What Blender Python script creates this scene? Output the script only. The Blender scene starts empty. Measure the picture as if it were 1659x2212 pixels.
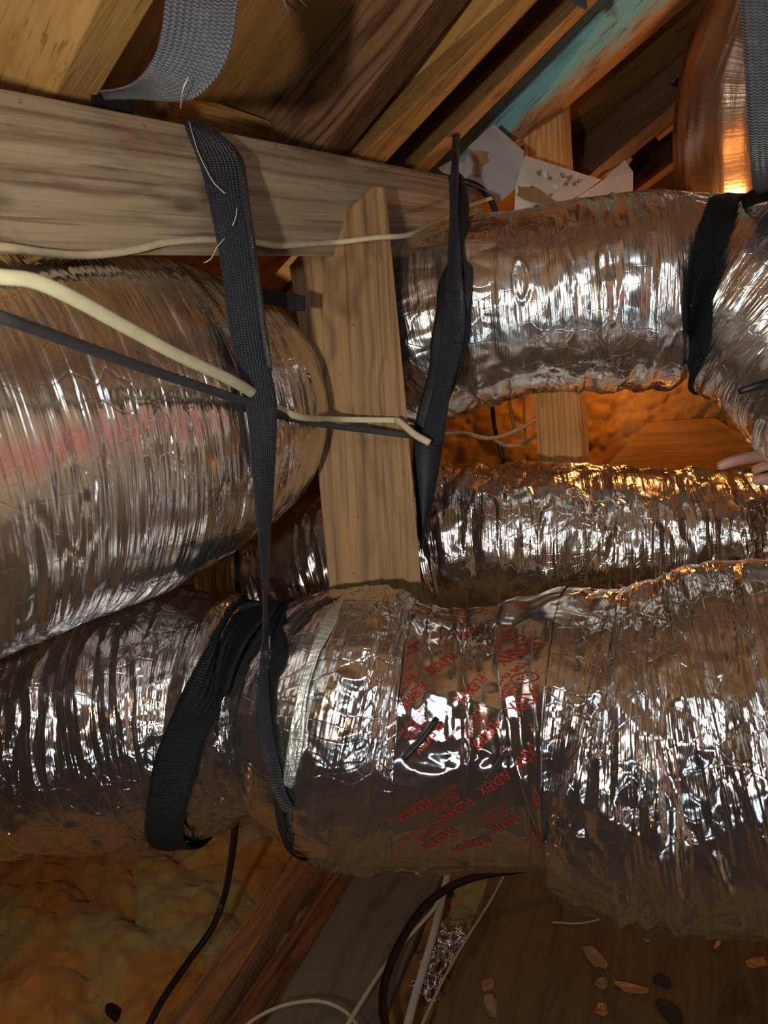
import bpy, math, random
import numpy as np
from mathutils import Vector, Matrix
from mathutils.bvhtree import BVHTree

# ------------------------------------------------------------------ camera
W, H = 1659.0, 2212.0
FPX = 1597.6
PITCH = math.radians(-14.0)
ROLL = math.radians(4.0)
CAM = np.array([0.0, 0.0, 1.3])
f0 = np.array([0, math.cos(PITCH), math.sin(PITCH)])
r0 = np.array([1.0, 0, 0])
u0 = np.cross(r0, f0)
RV = math.cos(ROLL) * r0 - math.sin(ROLL) * u0
UV_ = math.cos(ROLL) * u0 + math.sin(ROLL) * r0
FV = f0
scene = bpy.context.scene
COL = scene.collection
cam_d = bpy.data.cameras.new('camera')
cam = bpy.data.objects.new('camera', cam_d)
COL.objects.link(cam)
M = Matrix(((RV[0], UV_[0], -FV[0], CAM[0]), (RV[1], UV_[1], -FV[1], CAM[1]), (RV[2], UV_[2], -FV[2], CAM[2]), (0, 0, 0, 1)))
cam.matrix_world = M
cam_d.sensor_fit = 'VERTICAL'
cam_d.sensor_height = 36
cam_d.lens = FPX * 36 / H
cam_d.clip_start = 0.02
cam_d.dof.use_dof = True
cam_d.dof.focus_distance = 1.1
cam_d.dof.aperture_fstop = 9.0
scene.camera = cam

def at(px, py, d):
    """3-D point seen at a pixel of the photograph, d metres along the view axis"""
    return CAM + d * ((px - W / 2) / FPX * RV - (py - H / 2) / FPX * UV_ + FV)

def at3(t):
    return at(*t)

def proj(P):
    q = np.asarray(P) - CAM
    z = q @ FV
    return (q @ RV) / z * FPX + W / 2, H / 2 - (q @ UV_) / z * FPX, z

def onz(px, py, z):
    """point where the ray through a pixel meets height z"""
    ray = at(px, py, 1.0) - CAM
    return CAM + ray * ((z - CAM[2]) / ray[2])

scene.cycles.max_bounces = 5
scene.cycles.glossy_bounces = 3
scene.cycles.diffuse_bounces = 3
scene.cycles.caustics_reflective = False
scene.cycles.adaptive_threshold = 0.04

# ------------------------------------------------------------------ world, light, exposure
scene.view_settings.view_transform = 'Standard'
scene.view_settings.look = 'None'
scene.view_settings.gamma = 1.0
scene.view_settings.exposure = 0.15
scene.view_settings.use_curve_mapping = False
wd = bpy.data.worlds.new('world')
scene.world = wd
wd.use_nodes = True
wd.node_tree.nodes['Background'].inputs[0].default_value = (1.0, 0.72, 0.5, 1)
wd.node_tree.nodes['Background'].inputs[1].default_value = 0.003

def lamp(name, kind, loc, power, col, radius, target=None, angle=100, blend=1.0, size=None):
    l = bpy.data.lights.new(name, kind)
    l.energy = power
    l.color = col
    if kind == 'SPOT':
        l.spot_size = math.radians(angle)
        l.spot_blend = blend
        l.shadow_soft_size = radius
    elif kind == 'POINT':
        l.shadow_soft_size = radius
    else:
        l.shape = 'RECTANGLE'
        l.size, l.size_y = size
    o = bpy.data.objects.new(name, l)
    COL.objects.link(o)
    o.location = Vector(loc)
    if target is not None:
        o.rotation_euler = (Vector(target) - Vector(loc)).to_track_quat('-Z', 'Y').to_euler()
    return o

def camoff(x, y, z):
    return CAM + x * RV + y * UV_ + z * FV

# work light just left of and a little below the lens
lamp('work_light', 'SPOT', camoff(-0.26, -0.10, -0.22), 33, (1.0, 0.92, 0.78), 0.02, at(880, 600, 1.1), 112, 1.0)
# cool tube light low behind the camera
lamp('tube_light', 'AREA', camoff(0.15, -0.60, -0.35), 0.9, (0.72, 0.88, 1.0), 0, at(830, 1300, 1.1), size=(0.9, 0.06))
# cool panel light above and behind the lens
lamp('panel_light', 'AREA', camoff(0.32, 0.42, -0.32), 2.6, (0.84, 0.93, 1.0), 0, at(830, 1000, 1.1), size=(0.75, 0.32))
# added unseen spot: brightens the right wall so the foil reflects it
lamp('wall_fill', 'SPOT', camoff(0.55, 0.1, -0.55), 60, (1.0, 0.88, 0.76), 0.04, camoff(2.2, 0.1, -0.1), 140, 0.6)
# bare warm bulb hanging behind the upper duct
lamp('warm_bulb', 'POINT', at(1570, 550, 1.43), 2.2, (1.0, 0.40, 0.10), 0.03)
lamp('warm_eave_bulb', 'POINT', at(1330, 700, 2.45), 4.0, (1.0, 0.38, 0.08), 0.04)
lamp('warm_back_fill', 'POINT', camoff(-0.9, 0.15, -0.7), 1.2, (1.0, 0.50, 0.20), 0.05)  # added warm fill from behind the lens, no actual bulb
lamp('warm_low_bulb', 'POINT', at(60, 1820, 1.05) + np.array([-0.25, 0, -0.1]), 1.7, (1.0, 0.50, 0.15), 0.05)

# ------------------------------------------------------------------ helpers
def tag(o, label=None, cat=None, group=None, kind=None):
    if label: o['label'] = label
    if cat: o['category'] = cat
    if group: o['group'] = group
    if kind: o['kind'] = kind
    return o

def empty(name, loc):
    o = bpy.data.objects.new(name, None)
    o.empty_display_size = 0.02
    COL.objects.link(o)
    o.location = Vector(loc)
    return o

def link_child(o, parent):
    o.parent = parent
    o.matrix_parent_inverse = Matrix.Translation(parent.location).inverted()

def mesh_obj(name, verts, faces, mat, parent=None, smooth=False, uvs=None):
    me = bpy.data.meshes.new(name)
    me.from_pydata([tuple(map(float, v)) for v in verts], [], faces)
    if uvs is not None:
        ul = me.uv_layers.new(name='UVMap')
        vi = np.empty(len(me.loops), dtype=np.int32)
        me.loops.foreach_get('vertex_index', vi)
        ul.data.foreach_set('uv', np.asarray(uvs, dtype=np.float32)[vi].ravel())
    me.materials.append(mat)
    me.update()
    if smooth:
        me.polygons.foreach_set('use_smooth', [True] * len(me.polygons))
    o = bpy.data.objects.new(name, me)
    COL.objects.link(o)
    if parent is not None:
        link_child(o, parent)
    return o

def grid_obj(name, P, mat, parent=None, close_u=False, uv=None, smooth=True):
    """P is (nv, nu, 3)"""
    nv, nu = P.shape[:2]
    i = np.arange(nv - 1)[:, None]
    j = np.arange(nu if close_u else nu - 1)[None, :]
    j2 = (j + 1) % nu
    q = np.stack([i * nu + j, i * nu + j2, (i + 1) * nu + j2, (i + 1) * nu + j], -1).reshape(-1, 4)
    me = bpy.data.meshes.new(name)
    me.vertices.add(nv * nu)
    me.vertices.foreach_set('co', P.reshape(-1).astype(np.float32))
    me.loops.add(q.size)
    me.loops.foreach_set('vertex_index', q.reshape(-1).astype(np.int32))
    me.polygons.add(len(q))
    me.polygons.foreach_set('loop_start', (np.arange(len(q)) * 4).astype(np.int32))
    me.polygons.foreach_set('use_smooth', np.full(len(q), smooth))
    if uv is not None:
        ul = me.uv_layers.new(name='UVMap')
        ul.data.foreach_set('uv', uv.reshape(-1, 2)[q.reshape(-1)].astype(np.float32).ravel())
    me.materials.append(mat)
    me.update(calc_edges=True)
    me.validate()
    o = bpy.data.objects.new(name, me)
    COL.objects.link(o)
    if parent is not None:
        link_child(o, parent)
    return o

def bevel(o, w=0.0015, seg=2):
    m = o.modifiers.new('bevel', 'BEVEL')
    m.width = w
    m.segments = seg
    m.limit_method = 'ANGLE'
    return o

def localise(o, origin, xdir, zdir):
    """give the mesh a local frame: x along the grain, z out of the face"""
    x = Vector(xdir).normalized()
    z = Vector(zdir)
    z = (z - x * z.dot(x)).normalized()
    y = z.cross(x)
    m = Matrix(((x.x, y.x, z.x, origin[0]), (x.y, y.y, z.y, origin[1]), (x.z, y.z, z.z, origin[2]), (0, 0, 0, 1)))
    o.data.transform(m.inverted())
    o.matrix_world = m
    return o

def hash2(i, j, seed):
    n = (i.astype(np.int64) * 374761393 + j.astype(np.int64) * 668265263 + seed * 1442695041) & 0x7fffffff
    n = ((n ^ (n >> 13)) * 1274126177) & 0x7fffffff
    n = ((n ^ (n >> 16)) * 2246822519) & 0x7fffffff
    return (n % 100003) / 100003.0

def smooth_noise(x, y, per, seed):
    i = np.floor(x); j = np.floor(y)
    fx = x - i; fy = y - j
    fx = fx * fx * (3 - 2 * fx); fy = fy * fy * (3 - 2 * fy)
    m = (lambda a: np.mod(a, per)) if per else (lambda a: a)
    v = lambda a, b: hash2(m(a), b, seed)
    return (v(i, j) * (1 - fx) + v(i + 1, j) * fx) * (1 - fy) + (v(i, j + 1) * (1 - fx) + v(i + 1, j + 1) * fx) * fy - 0.5

def facet_noise(x, y, per, seed):
    """flat triangular facets with sharp creases"""
    i = np.floor(x); j = np.floor(y)
    fx = x - i; fy = y - j
    m = (lambda a: np.mod(a, per)) if per else (lambda a: a)
    v = lambda a, b: hash2(m(a), b, seed)
    v00, v10, v01, v11 = v(i, j), v(i + 1, j), v(i, j + 1), v(i + 1, j + 1)
    a = np.where(fx + fy < 1, v00 + (v10 - v00) * fx + (v01 - v00) * fy,
                 v11 + (v01 - v11) * (1 - fx) + (v10 - v11) * (1 - fy))
    b = np.where(fx > fy, v00 + (v10 - v00) * fx + (v11 - v10) * fy,
                 v00 + (v01 - v00) * fy + (v11 - v01) * fx)
    return np.where(hash2(m(i), j, seed + 7) > 0.5, a, b) - 0.5

def domes(x, y, seed):
    """soft round lumps"""
    i = np.floor(x); j = np.floor(y)
    best = np.full(x.shape, -9.0)
    for di in (-1, 0, 1):
        for dj in (-1, 0, 1):
            a = i + di; b = j + dj
            cx = a + hash2(a, b, seed); cy = b + hash2(a, b, seed + 1)
            r = 0.6 + 0.5 * hash2(a, b, seed + 2)
            hh = 0.5 * hash2(a, b, seed + 3)
            d = np.sqrt((x - cx) ** 2 + (y - cy) ** 2) / r
            best = np.maximum(best, hh + np.sqrt(np.clip(1 - d * d, 0, 1)) * 0.8 - np.clip(d - 1, 0, 9))
    return best

def catmull(pts, n=None, step=None):
    """dense samples of a spline through rows of pts; spaced by the first three columns"""
    P = np.asarray(pts, float)
    k = len(P)
    seg = np.linalg.norm(np.diff(P[:, :3], axis=0), axis=1)
    t = np.concatenate([[0], np.cumsum(np.maximum(seg, 1e-6))])
    if n is None:
        n = max(3, int(t[-1] / step) + 1)
    s = np.linspace(0, t[-1], n)
    m = np.zeros_like(P)
    m[1:-1] = (P[2:] - P[:-2]) / (t[2:] - t[:-2])[:, None]
    m[0] = (P[1] - P[0]) / (t[1] - t[0]); m[-1] = (P[-1] - P[-2]) / (t[-1] - t[-2])
    idx = np.clip(np.searchsorted(t, s, 'right') - 1, 0, k - 2)
    hh = (t[idx + 1] - t[idx])[:, None]
    x = ((s - t[idx])[:, None]) / hh
    return ((2 * x ** 3 - 3 * x ** 2 + 1) * P[idx] + (x ** 3 - 2 * x ** 2 + x) * hh * m[idx]
            + (-2 * x ** 3 + 3 * x ** 2) * P[idx + 1] + (x ** 3 - x ** 2) * hh * m[idx + 1]), s

def norm(v):
    return v / np.maximum(np.linalg.norm(v, axis=-1, keepdims=True), 1e-9)

# ------------------------------------------------------------------ materials
def new_mat(name):
    m = bpy.data.materials.new(name)
    m.use_nodes = True
    nt = m.node_tree
    return m, nt, nt.nodes['Principled BSDF']

def nd(nt, t, **kw):
    n = nt.nodes.new(t)
    for k, v in kw.items():
        if isinstance(k, str) and hasattr(n, k):
            setattr(n, k, v)
        else:
            n.inputs[k].default_value = v
    return n

def math_node(nt, op, a, b=None, c=None, clamp=False):
    n = nt.nodes.new('ShaderNodeMath')
    n.operation = op
    n.use_clamp = clamp
    for i, x in enumerate((a, b, c)):
        if x is None: continue
        if isinstance(x, (int, float)): n.inputs[i].default_value = x
        else: nt.links.new(x, n.inputs[i])
    return n.outputs[0]

def mix_col(nt, fac, a, b, mode='MIX'):
    n = nt.nodes.new('ShaderNodeMix')
    n.data_type = 'RGBA'
    n.blend_type = mode
    for i, x in ((0, fac), (6, a), (7, b)):
        if isinstance(x, (int, float)): n.inputs[i].default_value = x
        elif isinstance(x, tuple): n.inputs[i].default_value = (*x, 1) if len(x) == 3 else x
        else: nt.links.new(x, n.inputs[i])
    return n.outputs[2]

def ramp(nt, fac, stops):
    n = nt.nodes.new('ShaderNodeValToRGB')
    while len(n.color_ramp.elements) < len(stops): n.color_ramp.elements.new(0.5)
    for e, (p, c) in zip(n.color_ramp.elements, stops):
        e.position = p
        e.color = (*c, 1) if isinstance(c, tuple) else (c, c, c, 1)
    nt.links.new(fac, n.inputs[0])
    return n.outputs[0]

def mapping(nt, src, scale, loc=(0, 0, 0)):
    n = nt.nodes.new('ShaderNodeMapping')
    n.inputs['Scale'].default_value = scale
    n.inputs['Location'].default_value = loc
    nt.links.new(src, n.inputs[0])
    return n.outputs[0]

def noise(nt, vec, scale, detail=4, rough=0.55, dist=0.0):
    n = nt.nodes.new('ShaderNodeTexNoise')
    n.inputs['Scale'].default_value = scale
    n.inputs['Detail'].default_value = detail
    n.inputs['Roughness'].default_value = rough
    n.inputs['Distortion'].default_value = dist
    nt.links.new(vec, n.inputs['Vector'])
    return n.outputs[0]

def wood(name, light, dark, stain=(0.05, 0.035, 0.025), stain_amt=0.5, ring=70, seed=0.0, rough=0.62, grain=1.0, paint=None, knots=1.0, centre=(0.05, -0.06), cracks=0.55):
    m, nt, b = new_mat(name)
    tc = nt.nodes.new('ShaderNodeTexCoord')
    oc = mapping(nt, tc.outputs['Object'], (1, 1, 1), (seed, 0, 0))
    # growth rings seen as long cathedral lines
    warp = noise(nt, mapping(nt, oc, (0.9, 7, 7)), 1.0, 3)
    sep = nt.nodes.new('ShaderNodeSeparateXYZ'); nt.links.new(oc, sep.inputs[0])
    yy = math_node(nt, 'ADD', sep.outputs[1], centre[0])
    zz = math_node(nt, 'ADD', sep.outputs[2], centre[1])
    d = math_node(nt, 'SQRT', math_node(nt, 'ADD', math_node(nt, 'POWER', yy, 2.0), math_node(nt, 'POWER', zz, 2.0)))
    # knots push the rings apart
    vor = nt.nodes.new('ShaderNodeTexVoronoi')
    vor.inputs['Scale'].default_value = 1.0
    nt.links.new(mapping(nt, oc, (4.2, 9, 0), (seed * 3, 0.4, seed)), vor.inputs['Vector'])
    kn = math_node(nt, 'SUBTRACT', 1.0, math_node(nt, 'DIVIDE', vor.outputs['Distance'], 0.30), clamp=True)
    kn = math_node(nt, 'MULTIPLY', kn, knots)
    d = math_node(nt, 'ADD', d, math_node(nt, 'MULTIPLY', warp, 0.055))
    d = math_node(nt, 'ADD', d, math_node(nt, 'MULTIPLY', kn, 0.018))
    rings = math_node(nt, 'SINE', math_node(nt, 'MULTIPLY', d, ring * 6.283))
    rings = math_node(nt, 'MULTIPLY_ADD', rings, 0.5, 0.5)
    rings = math_node(nt, 'POWER', rings, 3.0)
    fib = noise(nt, mapping(nt, oc, (7, 260, 260)), 1.0, 2, 0.65)
    big = noise(nt, mapping(nt, oc, (1.3, 20, 20), (seed, 3, 0)), 1.0, 3, 0.6, 0.4)
    mid = noise(nt, mapping(nt, oc, (3.5, 110, 110), (seed, 1, 0)), 1.0, 2, 0.6, 0.0)
    f = math_node(nt, 'MULTIPLY_ADD', rings, 0.55 * grain, 0.0)
    f = math_node(nt, 'MULTIPLY_ADD', math_node(nt, 'SUBTRACT', fib, 0.5), 0.9, f)
    f = math_node(nt, 'MULTIPLY_ADD', math_node(nt, 'SUBTRACT', mid, 0.48), 1.5, f)
    f = math_node(nt, 'MULTIPLY_ADD', math_node(nt, 'SUBTRACT', big, 0.42), 1.1, f, clamp=True)
    col = mix_col(nt, f, light, dark)
    if paint:
        pc, y0, sharp = paint
        pn = noise(nt, mapping(nt, oc, (9, 30, 30)), 1.0, 6, 0.7)
        pm = math_node(nt, 'MULTIPLY', math_node(nt, 'ADD', math_node(nt, 'SUBTRACT', sep.outputs[1], y0), math_node(nt, 'MULTIPLY', math_node(nt, 'SUBTRACT', pn, 0.5), 0.05)), sharp, clamp=True)
        col = mix_col(nt, pm, col, pc)
    sn = noise(nt, mapping(nt, oc, (5, 16, 16), (seed * 2, 7, 0)), 1.0, 3, 0.62, 0.8)
    sm = ramp(nt, sn, [(0.54, 0.0), (0.72, 1.0)])
    col = mix_col(nt, math_node(nt, 'MULTIPLY', sm, stain_amt), col, stain)
    kd = math_node(nt, 'SUBTRACT', 1.0, math_node(nt, 'DIVIDE', vor.outputs['Distance'], 0.10), clamp=True)
    pick = math_node(nt, 'GREATER_THAN', vor.outputs['Color'], 0.45)
    kd = math_node(nt, 'MULTIPLY', math_node(nt, 'MULTIPLY', math_node(nt, 'POWER', kd, 0.6), 0.8 * min(1.0, knots)), pick)
    col = mix_col(nt, kd, col, tuple(c * 0.35 for c in dark))
    ck = noise(nt, mapping(nt, oc, (3.0, 150, 150), (seed, 9, 0)), 1.0, 2, 0.5, 0.5)
    col = mix_col(nt, math_node(nt, 'MULTIPLY', ramp(nt, ck, [(0.60, 0.0), (0.66, 1.0)]), cracks), col, tuple(c * 0.4 for c in dark))
    sp = noise(nt, oc, 95, 2, 0.5)
    spm = ramp(nt, sp, [(0.70, 0.0), (0.74, 1.0)])
    col = mix_col(nt, math_node(nt, 'MULTIPLY', spm, 0.5), col, tuple(c * 0.3 for c in dark))
    nt.links.new(col, b.inputs['Base Color'])
    b.inputs['Roughness'].default_value = rough
    b.inputs['Specular IOR Level'].default_value = 0.3
    bp = nt.nodes.new('ShaderNodeBump')
    bp.inputs['Strength'].default_value = 0.5
    bp.inputs['Distance'].default_value = 0.0012
    hh = math_node(nt, 'MULTIPLY_ADD', rings, -0.4, math_node(nt, 'MULTIPLY', fib, 1.4))
    hh = math_node(nt, 'MULTIPLY_ADD', big, 2.0, hh)
    nt.links.new(hh, bp.inputs['Height'])
    nt.links.new(bp.outputs[0], b.inputs['Normal'])
    return m

def foil(name, rough=0.2, crumple=1.0, tint=(0.78, 0.75, 0.72), scale=1.0, dust=0.25, stretch=(0.4, 1.0), streak=1.0, thread=0.0):
    """aluminised polyester film: UV is in metres, u round the duct, v along it"""
    m, nt, b = new_mat(name)
    uv = nt.nodes.new('ShaderNodeUVMap').outputs[0]
    def warped(vec, sc, amt):
        nz = nt.nodes.new('ShaderNodeTexNoise'); nz.inputs['Scale'].default_value = sc; nz.inputs['Detail'].default_value = 0.5
        nt.links.new(vec, nz.inputs['Vector'])
        w = nt.nodes.new('ShaderNodeVectorMath'); w.operation = 'MULTIPLY_ADD'
        nt.links.new(nz.outputs['Color'], w.inputs[0]); w.inputs[1].default_value = (amt, amt, 0); nt.links.new(vec, w.inputs[2])
        return w.outputs[0]
    def cells(vec, sc, feature='F1'):
        v = nt.nodes.new('ShaderNodeTexVoronoi'); v.feature = feature; v.inputs['Scale'].default_value = sc
        nt.links.new(vec, v.inputs['Vector'])
        return v.outputs['Distance']
    a = mapping(nt, uv, (stretch[0], stretch[1], 1))
    big = warped(a, 18 * scale, 0.05)
    c1 = cells(big, 42 * scale)
    c2 = cells(warped(mapping(nt, uv, (stretch[0] * 1.3, stretch[1], 1), (3, 5, 0)), 50 * scale, 0.02), 120 * scale)
    crease = cells(warped(mapping(nt, uv, (0.9, 1, 1), (7, 2, 0)), 22 * scale, 0.06), 38 * scale, 'DISTANCE_TO_EDGE')
    crease = math_node(nt, 'MINIMUM', crease, 0.05)
    lines = noise(nt, mapping(nt, uv, (7, 170, 1)), 1.0 * scale, 2, 0.6, 0.0)
    fine = noise(nt, mapping(nt, uv, (0.6, 1, 1)), 260 * scale, 1, 0.6)
    # some stretches of film lie flat, others are crushed
    msk = ramp(nt, noise(nt, mapping(nt, uv, (0.7, 1, 1), (1, 1, 0)), 9 * scale, 1, 0.6), [(0.36, 0.18), (0.62, 1.0)])
    h = math_node(nt, 'MULTIPLY', c1, 0.85)
    h = math_node(nt, 'MULTIPLY_ADD', c2, 0.24, h)
    h = math_node(nt, 'MULTIPLY_ADD', crease, 1.7, h)
    h = math_node(nt, 'MULTIPLY_ADD', fine, 0.06, h)
    h = math_node(nt, 'MULTIPLY', h, msk)
    h = math_node(nt, 'MULTIPLY_ADD', lines, 0.55 * streak, h)
    bp = nt.nodes.new('ShaderNodeBump')
    bp.inputs['Strength'].default_value = min(1.0, 0.6 * crumple)
    bp.inputs['Distance'].default_value = 0.004 * max(1.0, 0.6 * crumple)
    nt.links.new(h, bp.inputs['Height'])
    nt.links.new(bp.outputs[0], b.inputs['Normal'])
    dn = noise(nt, a, 14 * scale, 2, 0.6)
    dm = ramp(nt, dn, [(0.45, 0.0), (0.75, 1.0)])
    col = mix_col(nt, math_node(nt, 'MULTIPLY', dm, dust), tint, (0.30, 0.26, 0.22))
    nt.links.new(col, b.inputs['Base Color'])
    b.inputs['Metallic'].default_value = 0.97
    nt.links.new(math_node(nt, 'MULTIPLY_ADD', dm, 0.12, rough), b.inputs['Roughness'])
    return m

def webbing(name, col=(0.018, 0.020, 0.028), rough=0.42, rib=1.0, spec=0.6):
    """woven strap: UV in metres, u across, v along"""
    m, nt, b = new_mat(name)
    uvn = nt.nodes.new('ShaderNodeUVMap')
    sep = nt.nodes.new('ShaderNodeSeparateXYZ'); nt.links.new(uvn.outputs[0], sep.inputs[0])
    su = math_node(nt, 'SINE', math_node(nt, 'MULTIPLY', sep.outputs[0], 6.283 / 0.0044))
    sv = math_node(nt, 'SINE', math_node(nt, 'ADD', math_node(nt, 'MULTIPLY', sep.outputs[1], 6.283 / 0.0032), math_node(nt, 'MULTIPLY', su, 1.3)))
    h = math_node(nt, 'MULTIPLY_ADD', su, 0.35, sv)
    bp = nt.nodes.new('ShaderNodeBump')
    bp.inputs['Strength'].default_value = 0.8
    bp.inputs['Distance'].default_value = 0.0011 * rib
    nt.links.new(h, bp.inputs['Height'])
    nt.links.new(bp.outputs[0], b.inputs['Normal'])
    c = mix_col(nt, math_node(nt, 'MULTIPLY_ADD', sv, 0.5, 0.5, clamp=True), tuple(x * 0.6 for x in col), tuple(min(1, x * 1.7) for x in col))
    dn = noise(nt, uvn.outputs[0], 60, 5, 0.6)
    c = mix_col(nt, ramp(nt, dn, [(0.5, 0.0), (0.85, 0.25)]), c, tuple(x * 4 for x in col))
    nt.links.new(c, b.inputs['Base Color'])
    b.inputs['Roughness'].default_value = rough
    b.inputs['Specular IOR Level'].default_value = spec
    b.inputs['Sheen Weight'].default_value = 0.0
    return m

def plain(name, col, rough=0.5, metal=0.0, var=0.25, scale=40, bump=0.3, spec=0.4):
    m, nt, b = new_mat(name)
    tc = nt.nodes.new('ShaderNodeTexCoord')
    n = noise(nt, tc.outputs['Object'], scale, 5, 0.6)
    c = mix_col(nt, math_node(nt, 'MULTIPLY', ramp(nt, n, [(0.3, 0.0), (0.7, 1.0)]), var), col, tuple(x * 0.3 for x in col))
    nt.links.new(c, b.inputs['Base Color'])
    b.inputs['Roughness'].default_value = rough
    b.inputs['Metallic'].default_value = metal
    b.inputs['Specular IOR Level'].default_value = spec
    bp = nt.nodes.new('ShaderNodeBump')
    bp.inputs['Strength'].default_value = bump
    bp.inputs['Distance'].default_value = 0.001
    nt.links.new(n, bp.inputs['Height'])
    nt.links.new(bp.outputs[0], b.inputs['Normal'])
    return m

def insulation_mat(name, cols, scale=5.0):
    m, nt, b = new_mat(name)
    tc = nt.nodes.new('ShaderNodeTexCoord')
    n = noise(nt, tc.outputs['Object'], scale, 3, 0.5, 0.6)
    c = ramp(nt, n, cols)
    n2 = noise(nt, tc.outputs['Object'], 60, 5, 0.7)
    c = mix_col(nt, ramp(nt, n2, [(0.35, 0.0), (0.8, 0.45)]), c, (0.10, 0.06, 0.03))
    nt.links.new(c, b.inputs['Base Color'])
    b.inputs['Roughness'].default_value = 0.95
    b.inputs['Specular IOR Level'].default_value = 0.05
    b.inputs['Sheen Weight'].default_value = 0.3
    bp = nt.nodes.new('ShaderNodeBump')
    bp.inputs['Strength'].default_value = 0.6
    bp.inputs['Distance'].default_value = 0.004
    n3 = noise(nt, tc.outputs['Object'], 120, 5, 0.7)
    nt.links.new(n3, bp.inputs['Height'])
    nt.links.new(bp.outputs[0], b.inputs['Normal'])
    return m

M_beam = wood('weathered_pine', (0.33, 0.25, 0.165), (0.16, 0.10, 0.055), (0.07, 0.04, 0.025), 0.75, ring=38, seed=1.3, grain=0.9)
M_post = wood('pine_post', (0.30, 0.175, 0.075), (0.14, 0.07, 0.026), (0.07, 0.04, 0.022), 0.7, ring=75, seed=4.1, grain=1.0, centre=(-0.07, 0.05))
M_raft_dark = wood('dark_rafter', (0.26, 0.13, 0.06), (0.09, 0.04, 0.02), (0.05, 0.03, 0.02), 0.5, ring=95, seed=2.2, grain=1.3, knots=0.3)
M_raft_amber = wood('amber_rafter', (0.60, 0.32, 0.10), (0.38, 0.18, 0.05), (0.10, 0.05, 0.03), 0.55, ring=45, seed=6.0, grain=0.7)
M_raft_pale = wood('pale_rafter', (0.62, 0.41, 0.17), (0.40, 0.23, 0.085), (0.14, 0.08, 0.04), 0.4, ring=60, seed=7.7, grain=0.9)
M_raft_near = wood('near_rafter', (0.50, 0.29, 0.10), (0.36, 0.16, 0.035), (0.42, 0.16, 0.05), 0.5, ring=25, seed=9.1, grain=0.5, knots=0.4)
M_paint = wood('blue_painted_board', (0.42, 0.26, 0.13), (0.27, 0.15, 0.07), (0.05, 0.04, 0.035), 0.5, ring=50, seed=3.3, grain=0.5, paint=((0.20, 0.52, 0.60), -0.085, 60.0))
M_grey_raft = wood('grey_brown_rafter', (0.30, 0.19, 0.12), (0.18, 0.10, 0.06), (0.05, 0.03, 0.02), 0.4, ring=40, seed=5.5, grain=0.6)
M_shim = wood('orange_shim', (0.62, 0.30, 0.09), (0.45, 0.18, 0.05), (0.10, 0.05, 0.03), 0.2, seed=8.8, grain=0.4, knots=0)
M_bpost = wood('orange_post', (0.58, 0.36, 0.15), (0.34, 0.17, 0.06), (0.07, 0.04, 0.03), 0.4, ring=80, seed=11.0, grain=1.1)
M_deck = wood('plywood_deck', (0.40, 0.21, 0.065), (0.24, 0.11, 0.03), (0.06, 0.03, 0.015), 0.7, ring=14, seed=12.0, grain=0.7, knots=0.5, cracks=0.25)
M_greyboard = wood('grey_board', (0.20, 0.19, 0.16), (0.13, 0.12, 0.10), (0.05, 0.05, 0.04), 0.5, ring=20, seed=13.0, grain=0.4, knots=0.2, cracks=0.15)
M_floorply = wood('floor_plywood', (0.20, 0.125, 0.06), (0.12, 0.07, 0.033), (0.05, 0.035, 0.025), 0.7, ring=26, seed=14.0, grain=0.5, knots=0.2, cracks=0.1)
M_joist = wood('joist_pine', (0.46, 0.24, 0.11), (0.25, 0.12, 0.05), (0.08, 0.05, 0.03), 0.5, ring=70, seed=15.0, grain=1.0)
M_foil_A = foil('foil_big', 0.13, 1.1, tint=(0.82, 0.79, 0.76), scale=0.9, stretch=(0.3, 1.2), streak=1.4, dust=0.1)
M_foil_E = foil('foil_crumpled', 0.11, 1.6, tint=(0.74, 0.71, 0.69), dust=0.12)
M_foil_F = foil('foil_creased', 0.15, 1.3, tint=(0.74, 0.69, 0.64))
M_foil_D = foil('foil_bright', 0.20, 1.3, tint=(0.84, 0.81, 0.78))
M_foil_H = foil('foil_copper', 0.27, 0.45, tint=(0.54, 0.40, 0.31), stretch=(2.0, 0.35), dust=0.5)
M_seam = foil('seam_tape', 0.42, 0.9, tint=(0.80, 0.84, 0.82), scale=1.4, dust=0.1, stretch=(1, 1))
M_tape = foil('foil_tape', 0.08, 0.5, tint=(0.76, 0.72, 0.69), scale=0.5, dust=0.1, stretch=(0.8, 1), streak=0.2)
M_web = webbing('navy_webbing', (0.018, 0.021, 0.032), 0.32)
M_web_grey = webbing('grey_webbing', (0.095, 0.098, 0.115), 0.34, 1.3)
M_web_black = webbing('black_webbing', (0.005, 0.0075, 0.009), 0.6, 0.8, 0.25)
M_black_cloth = plain('black_cloth', (0.010, 0.010, 0.012), 0.6, var=0.4, scale=20)
M_romex = plain('cream_cable', (0.60, 0.56, 0.36), 0.5, var=0.25, scale=60)
M_romex_tan = plain('tan_cable', (0.55, 0.45, 0.30), 0.5, var=0.35, scale=60)
M_cable_grey = plain('grey_cable', (0.045, 0.045, 0.05), 0.5, var=0.3, scale=60)
M_cable_black = plain('black_cable', (0.012, 0.010, 0.010), 0.45, var=0.2)
M_copper_wire = plain('amber_wire', (0.35, 0.16, 0.05), 0.45, var=0.2)
M_galv = plain('galvanised_sheet', (0.50, 0.53, 0.58), 0.42, metal=0.25, var=0.25, scale=14, bump=0.2)
M_galv_white = plain('whitened_sheet', (0.68, 0.67, 0.64), 0.5, metal=0.25, var=0.2, scale=22, bump=0.5)
M_rust = plain('brown_glue', (0.30, 0.17, 0.07), 0.6, var=0.5, scale=60, bump=0.8)
M_red = plain('red_print', (0.42, 0.04, 0.025), 0.4, metal=0.5, var=0.2, scale=200, bump=0.0)
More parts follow.
